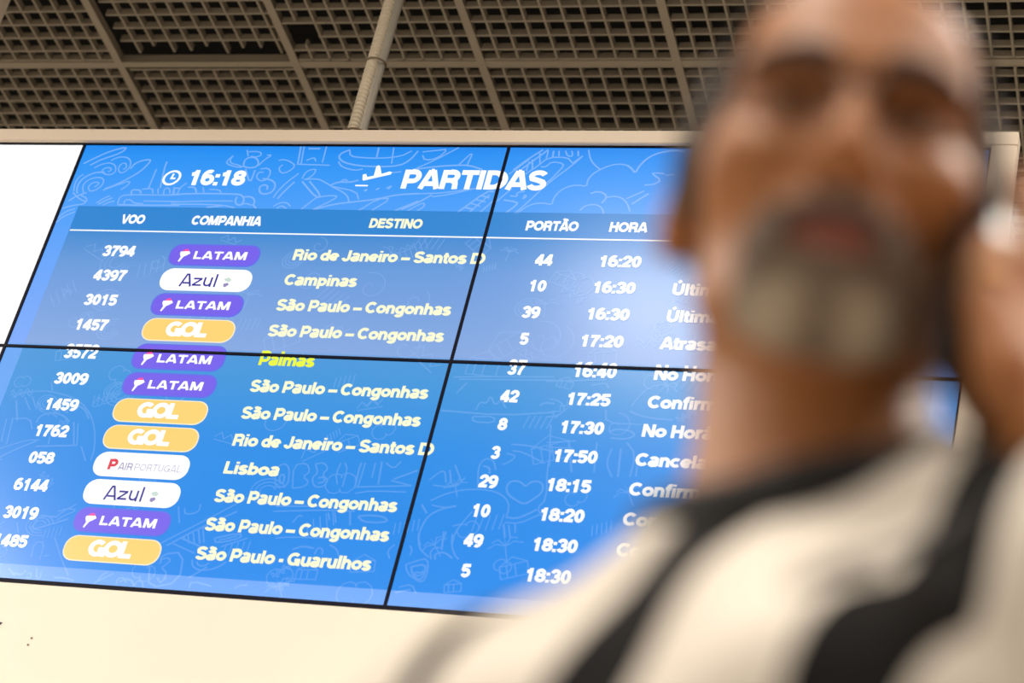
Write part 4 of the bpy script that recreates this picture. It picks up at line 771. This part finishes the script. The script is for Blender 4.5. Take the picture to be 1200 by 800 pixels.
def reg_beard(Q):
    x, y, z = Q.T; ax = np.abs(x)
    top = z-(-.091+np.clip((ax-.017)*2.2, 0, .030))
    back = y-np.interp(ax, [0, .03, .05, .07], [-.046, -.046, -.036, -.02])
    return smax(smax(top, back, .006), ax-.043, .008)
o = shell('beard', reg_beard, .0065, M_beard)
co = np.empty(len(o.data.vertices)*3, np.float32); o.data.vertices.foreach_get('co', co); q = tohead(co.reshape(-1, 3)+PO)
gr_ = np.clip((-.098-q[:, 2])/.014, 0, 1)*np.clip(1.2-np.abs(np.abs(q[:, 0])-.024)/.022, .15, 1)
at = o.data.attributes.new('grey', 'FLOAT', 'POINT'); at.data.foreach_set('value', gr_.astype(np.float32))
def reg_mous(Q):
    x, y, z = Q.T; ax = np.abs(x); zc = -.0645-ax*.20
    return np.maximum(np.maximum(np.abs(z-zc)-.0068+ax*.03, ax-.032), y+.06)
M_mous = mat('dark_grey_moustache', (84, 70, 58), .8, noise=.5, nscale=140)
shell('moustache', reg_mous, .0065, M_mous, .003)
M_brow = mat('dark_eyebrow', (58, 44, 36), .8, noise=.4, nscale=140)
for s in (-1, 1):
    def reg_brow(Q, s=s):
        x, y, z = Q.T; t = x*s; return np.maximum(np.maximum(np.abs(z-(.0225+.006*np.sin((t-.012)/.04*math.pi)))-.0048, np.abs(t-.032)-.021), y+.04)
    shell('eyebrow', reg_brow, .0042, M_brow, .003)

# jersey: torso and short sleeves, stripes follow the cloth
SL_R = RA[0]+(RA[1]-RA[0])*.72; SL_L = S_w+(EL-S_w)*SLEEVE
def fold(P):
    Q = totorso(P); return .0035*np.sin(Q[:, 2]*38+Q[:, 0]*22+1.3*np.sin(Q[:, 0]*19))+.0025*np.sin(Q[:, 0]*55-Q[:, 2]*47)
def f_shirt(P):
    d = f_torso(P, .014)
    for (a, e, s_) in ((S_w, EL, SL_L), (RA[0], RA[1], SL_R)):
        dr = nrm(e-a); m_ = smin(cap(P, a, a+(e-a)*.5, .070, .070), cap(P, a+(e-a)*.5, e, .070, .069), .01)
        m_ = np.maximum(m_, (P-s_)@dr); d = smin(d, m_, .028)
    d = d+fold(P)
    d = smax(d, -(cap(P, NECK_B-vec(0, 0, .03), NECK_T, .071, .074)), .010)
    Q = totorso(P); return np.maximum(d, -.66-Q[:, 2])
lo2 = np.minimum.reduce([EL-.1, RA[1]-.1, fromtorso((0, 0, -.68))-.24]); hi2 = np.maximum.reduce([EL+.1, fromtorso((0, 0, .08))+.24, S_w+.12]); lo2[2] = fromtorso((0, 0, -.67))[2]
V, F = surface(f_shirt, lo2, hi2, .007)
Q = totorso(V); s_at = Q[:, 0].copy()
M_jersey = bpy.data.materials.new('striped_jersey'); M_jersey.use_nodes = True; nt = M_jersey.node_tree; b = nt.nodes['Principled BSDF']; b.inputs['Roughness'].default_value = .75
b.inputs['Sheen Weight'].default_value = .0; b.inputs['Specular IOR Level'].default_value = .12
at = nt.nodes.new('ShaderNodeAttribute'); at.attribute_name = 'lateral'
r = nt.nodes.new('ShaderNodeValToRGB'); r.color_ramp.interpolation = 'CONSTANT'; els = r.color_ramp.elements
black, white = (*s2l((12, 7, 6)), 1), (*s2l(JERSEY_WHITE), 1)
for k, (pos, isb) in enumerate(STRIPES):
    p_ = (pos+.3)/.6
    if k < 2: els[k].position = p_; q_ = els[k]
    else: q_ = els.new(p_)
    q_.color = black if isb else white
nt.links.new(math_n(nt, 'MULTIPLY', math_n(nt, 'ADD', at.outputs['Fac'], .3), 1/.6), r.inputs[0])
nt.links.new(r.outputs[0], b.inputs['Base Color'])
tc = nt.nodes.new('ShaderNodeTexCoord'); n_ = nt.nodes.new('ShaderNodeTexNoise'); n_.inputs['Scale'].default_value = 400; nt.links.new(tc.outputs['Object'], n_.inputs['Vector'])
bp_ = nt.nodes.new('ShaderNodeBump'); bp_.inputs['Strength'].default_value = .2; bp_.inputs['Distance'].default_value = .001; nt.links.new(n_.outputs['Fac'], bp_.inputs['Height']); nt.links.new(bp_.outputs[0], b.inputs['Normal'])
# sleeve cloth: the lateral coordinate is carried along the arm as white
for (a, e) in ((S_w, EL), (RA[0], RA[1])):
    dr = nrm(e-a); t = (V-a)@dr; rad = np.linalg.norm(V-a-t[:, None]*dr, axis=1)
    on = (t > .02) & (rad < .09) & (np.abs(Q[:, 0]) > .158)
    s_at[on] = .29
V_JER, F_JER = V, F
jer = np_obj('jersey', V, F, M_jersey, person, PO, {'lateral': s_at}); jer['label'] = 'white jersey with broad black vertical stripes'
# collar band
M_coll = mat('black_collar_rib', (18, 14, 13), .8, noise=.2, nscale=60)
def f_coll(P):
    Q = totorso(P); c0 = np.array([0, -.010, .012]); q = Q-c0; q = q-np.stack([q[:, 0]*0, q[:, 0]*0, np.maximum(q[:, 0], 0)*.28], 1); t_ = math.radians(24)
    zc = q[:, 2]*math.cos(t_)+q[:, 1]*math.sin(t_); yc = q[:, 1]*math.cos(t_)-q[:, 2]*math.sin(t_)
    rr = np.sqrt((q[:, 0]/1.04)**2+(yc/1.10)**2); return np.sqrt(((rr-.079)/.55)**2+(zc/1.15)**2)*.6-.0125
V, F = surface(f_coll, TO_-.16, TO_+.16, .004); np_obj('collar', V, F, M_coll, person, PO)
# trousers and shoes
M_tr = mat('dark_trousers', (38, 40, 48), .8, noise=.2, nscale=30); M_shoe = mat('black_shoes', (28, 26, 26), .4)
kz = TO_[2]
def f_trouser(P):
    Q = totorso(P); d = ell(Q, (0, 0, -.60), (.186, .136, .15))
    for s in (-1, 1):
        hip = (s*.095, 0, -.66); kn = (s*.11, .012, -kz+.50); an = (s*.12, -.02, -kz+.07)
        d = smin(d, smin(cap(Q, hip, kn, .092, .066), cap(Q, kn, an, .066, .055), .02), .02)
    return np.maximum(np.maximum(d, Q[:, 2]+.54), -(Q[:, 2]+kz-.05))
V, F = surface(f_trouser, vec(TO_[0]-.26, TO_[1]-.26, .03), vec(TO_[0]+.26, TO_[1]+.26, kz-.5), .010); np_obj('trousers', V, F, M_tr, person, PO)
def f_foot(P, s):
    Q = totorso(P); z = Q[:, 2]+kz
    d = smin(cap(Q, (s*.12, -.045, -kz+.055), (s*.125, .06, -kz+.048), .044, .042), cap(Q, (s*.125, .06, -kz+.045), (s*.135, .155, -kz+.033), .042, .034), .02)
    d = smin(d, cap(Q, (s*.12, -.025, -kz+.06), (s*.12, -.022, -kz+.12), .045, .046), .02); return np.maximum(d, -z+.001)
for s in (-1, 1):
    V, F = surface(lambda P: f_foot(P, s), vec(TO_[0]-.34, TO_[1]-.34, -.01), vec(TO_[0]+.34, TO_[1]+.3, .15), .006); np_obj('shoe', V, F, M_shoe, person, PO)

# chest print: grey round emblem and slanted maker mark lie on the cloth
from mathutils.bvhtree import BVHTree
bvh = BVHTree.FromPolygons([tuple(c) for c in V_JER], [tuple(int(i) for i in f) for f in F_JER])
def print_on(name, pts, m, lift_, label=None):
    """a flat print of outline pts (torso x, z) laid on the jersey"""
    c = np.mean(pts, 0); vs = []; fs = []
    rings = 3; n = len(pts)
    for k in range(rings+1):
        for p in (pts if k else [c]):
            q = c+(np.array(p)-c)*k/rings; o = fromtorso((q[0], .5, q[1])); h_ = bvh.ray_cast(Vector(o), Vector(-TF))
            vs.append(tuple(np.array(h_[0])+np.array(h_[1])*lift_-PO))
    for i in range(n): fs.append((0, 1+i, 1+(i+1) % n))
    for k in range(1, rings):
        for i in range(n): fs.append((1+(k-1)*n+i, 1+k*n+i, 1+k*n+(i+1) % n, 1+(k-1)*n+(i+1) % n))
    o = link(name, me_from(vs, fs, smooth=True), m, person); o.parent = jer
    if label: o['label'] = label
M_emb = mat('grey_print', (150, 140, 130), .6, noise=.2, nscale=40); M_emd = mat('dark_print', (58, 52, 50), .6)

EX, EZ = EMB
print_on('chest_emblem', [(EX+.014*math.cos(t), EZ+.026*math.sin(t)) for t in [2*math.pi*k/20 for k in range(20)]], M_emb, .0012, 'small grey round emblem')
print_on('chest_emblem_centre', [(EX+.0070*math.cos(t), EZ+.013*math.sin(t)) for t in [2*math.pi*k/14 for k in range(14)]], M_emd, .0022, 'dark centre of the emblem')
MX, MZ = MARK
print_on('maker_mark', [(MX+a*.001, MZ+b_*.001) for a, b_ in ((-19, -12), (-8, -11), (8, 2), (20, 17), (14, 16), (0, 6), (-12, -4))], M_emd, .0014, 'small dark slanted mark')

# phone
M_scr = mat('phone_glass', (10, 10, 14), .08); M_side = mat('phone_metal_edge', (60, 56, 54), .3, metal=.9)
ph = empty('mobile_phone', tuple(PHC)); ph.rotation_euler = Matrix((tuple(-HRAD), tuple(HA), tuple(np.cross(-HRAD, HA)))).transposed().to_euler()
tag(ph, 'dark smartphone held upright against the man\'s left ear', 'phone')
MB().box((-.0365, -.075, -.004), (.0365, .075, .004)).build('body', M_black, ph, bevel=.0028)
MB().box((-.0335, -.071, -.0046), (.0335, .071, -.0038)).build('screen', M_scr, ph)
MB().box((-.0375, -.070, -.0022), (-.0363, .070, .0022)).box((.0363, -.070, -.0022), (.0375, .070, .0022)).build('side_band', M_side, ph)
MB().box((.004, .045, .0038), (.030, .071, .0056)).build('camera_bump', M_black, ph, bevel=.0012)

# ring on the thumb
M_gold = mat('gold_ring', (214, 170, 110), .22, metal=1)
rc = (TH_[1]+TH_[2])/2; rd_ = nrm(TH_[2]-TH_[1]); ra_ = nrm(np.cross(rd_, vec(0, 0, 1))); rb_ = np.cross(rd_, ra_)
rg = tag(empty('finger_ring', tuple(rc)), 'gold ring on the hand that holds the phone', 'ring')
MB().tube([tuple((ra_*math.cos(t)+rb_*math.sin(t))*.0130) for t in [2*math.pi*k/28 for k in range(28)]], .0022, 8, closed=True).build('band', M_gold, rg, smooth=True)

# glasses
M_gf = mat('thin_metal_frame', (96, 84, 76), .3, metal=.6); M_gl = bpy.data.materials.new('spectacle_glass'); M_gl.use_nodes = True
b = M_gl.node_tree.nodes['Principled BSDF']; b.inputs['Transmission Weight'].default_value = 1; b.inputs['Roughness'].default_value = .0; b.inputs['IOR'].default_value = 1.1; b.inputs['Base Color'].default_value = (.66, .63, .61, 1)
gl = empty('eyeglasses', tuple(fromhead((0, -.1055, -.0035)))); gl.rotation_euler = Matrix((tuple(HR), tuple(-HF), tuple(HU))).transposed().to_euler(); gl.scale = (HS,)*3
tag(gl, 'thin metal framed rectangular eyeglasses on the man\'s nose', 'glasses')
def lens_loop(s, k=1.0):
    P = []
    for i in range(28):
        t = 2*math.pi*i/28; c_, s_ = math.cos(t), math.sin(t); e = .62
        x = s*.0335+.0265*k*math.copysign(abs(c_)**e, c_); z = -.002+.0185*k*math.copysign(abs(s_)**e, s_); P.append((x, .10*abs(x)**1.0*.9+2.2*max(0, abs(x)-.045)**1.5, z))
    return P
for s in (-1, 1):
    MB().tube(lens_loop(s), .0010, 8, closed=True).build('rim', M_gf, gl, smooth=True)
    L_ = lens_loop(s, .97); n = len(L_); v = [(a, c-.0005, e) for a, c, e in L_]+[(a, c+.0005, e) for a, c, e in L_]
    f = [tuple(range(n)), tuple(reversed(range(n, 2*n)))]+[(i, n+i, n+(i+1) % n, (i+1) % n) for i in range(n)]
    link('lens', me_from(v, f), M_gl, gl)
    MB().tube([(s*.0600, .007, .006), (s*.073, .012, .006), (s*.0815, .05, .005), (s*.0835, .095, .004), (s*.0835, .118, -.004), (s*.082, .132, -.022)], .0014, 8).build('temple', M_gf, gl, smooth=True)
    MB().tube([(s*.009, .004, -.002), (s*.0085, .010, -.006)], .0016, 6).bar((s*.0085, .010, -.012), (s*.0085, .010, -.001), .0026, 8).build('nose_pad', M_gf, gl)
MB().tube([(-.0085, .003, .003), (-.004, .0, .006), (.004, .0, .006), (.0085, .003, .003)], .0017, 8).build('bridge', M_gf, gl, smooth=True)
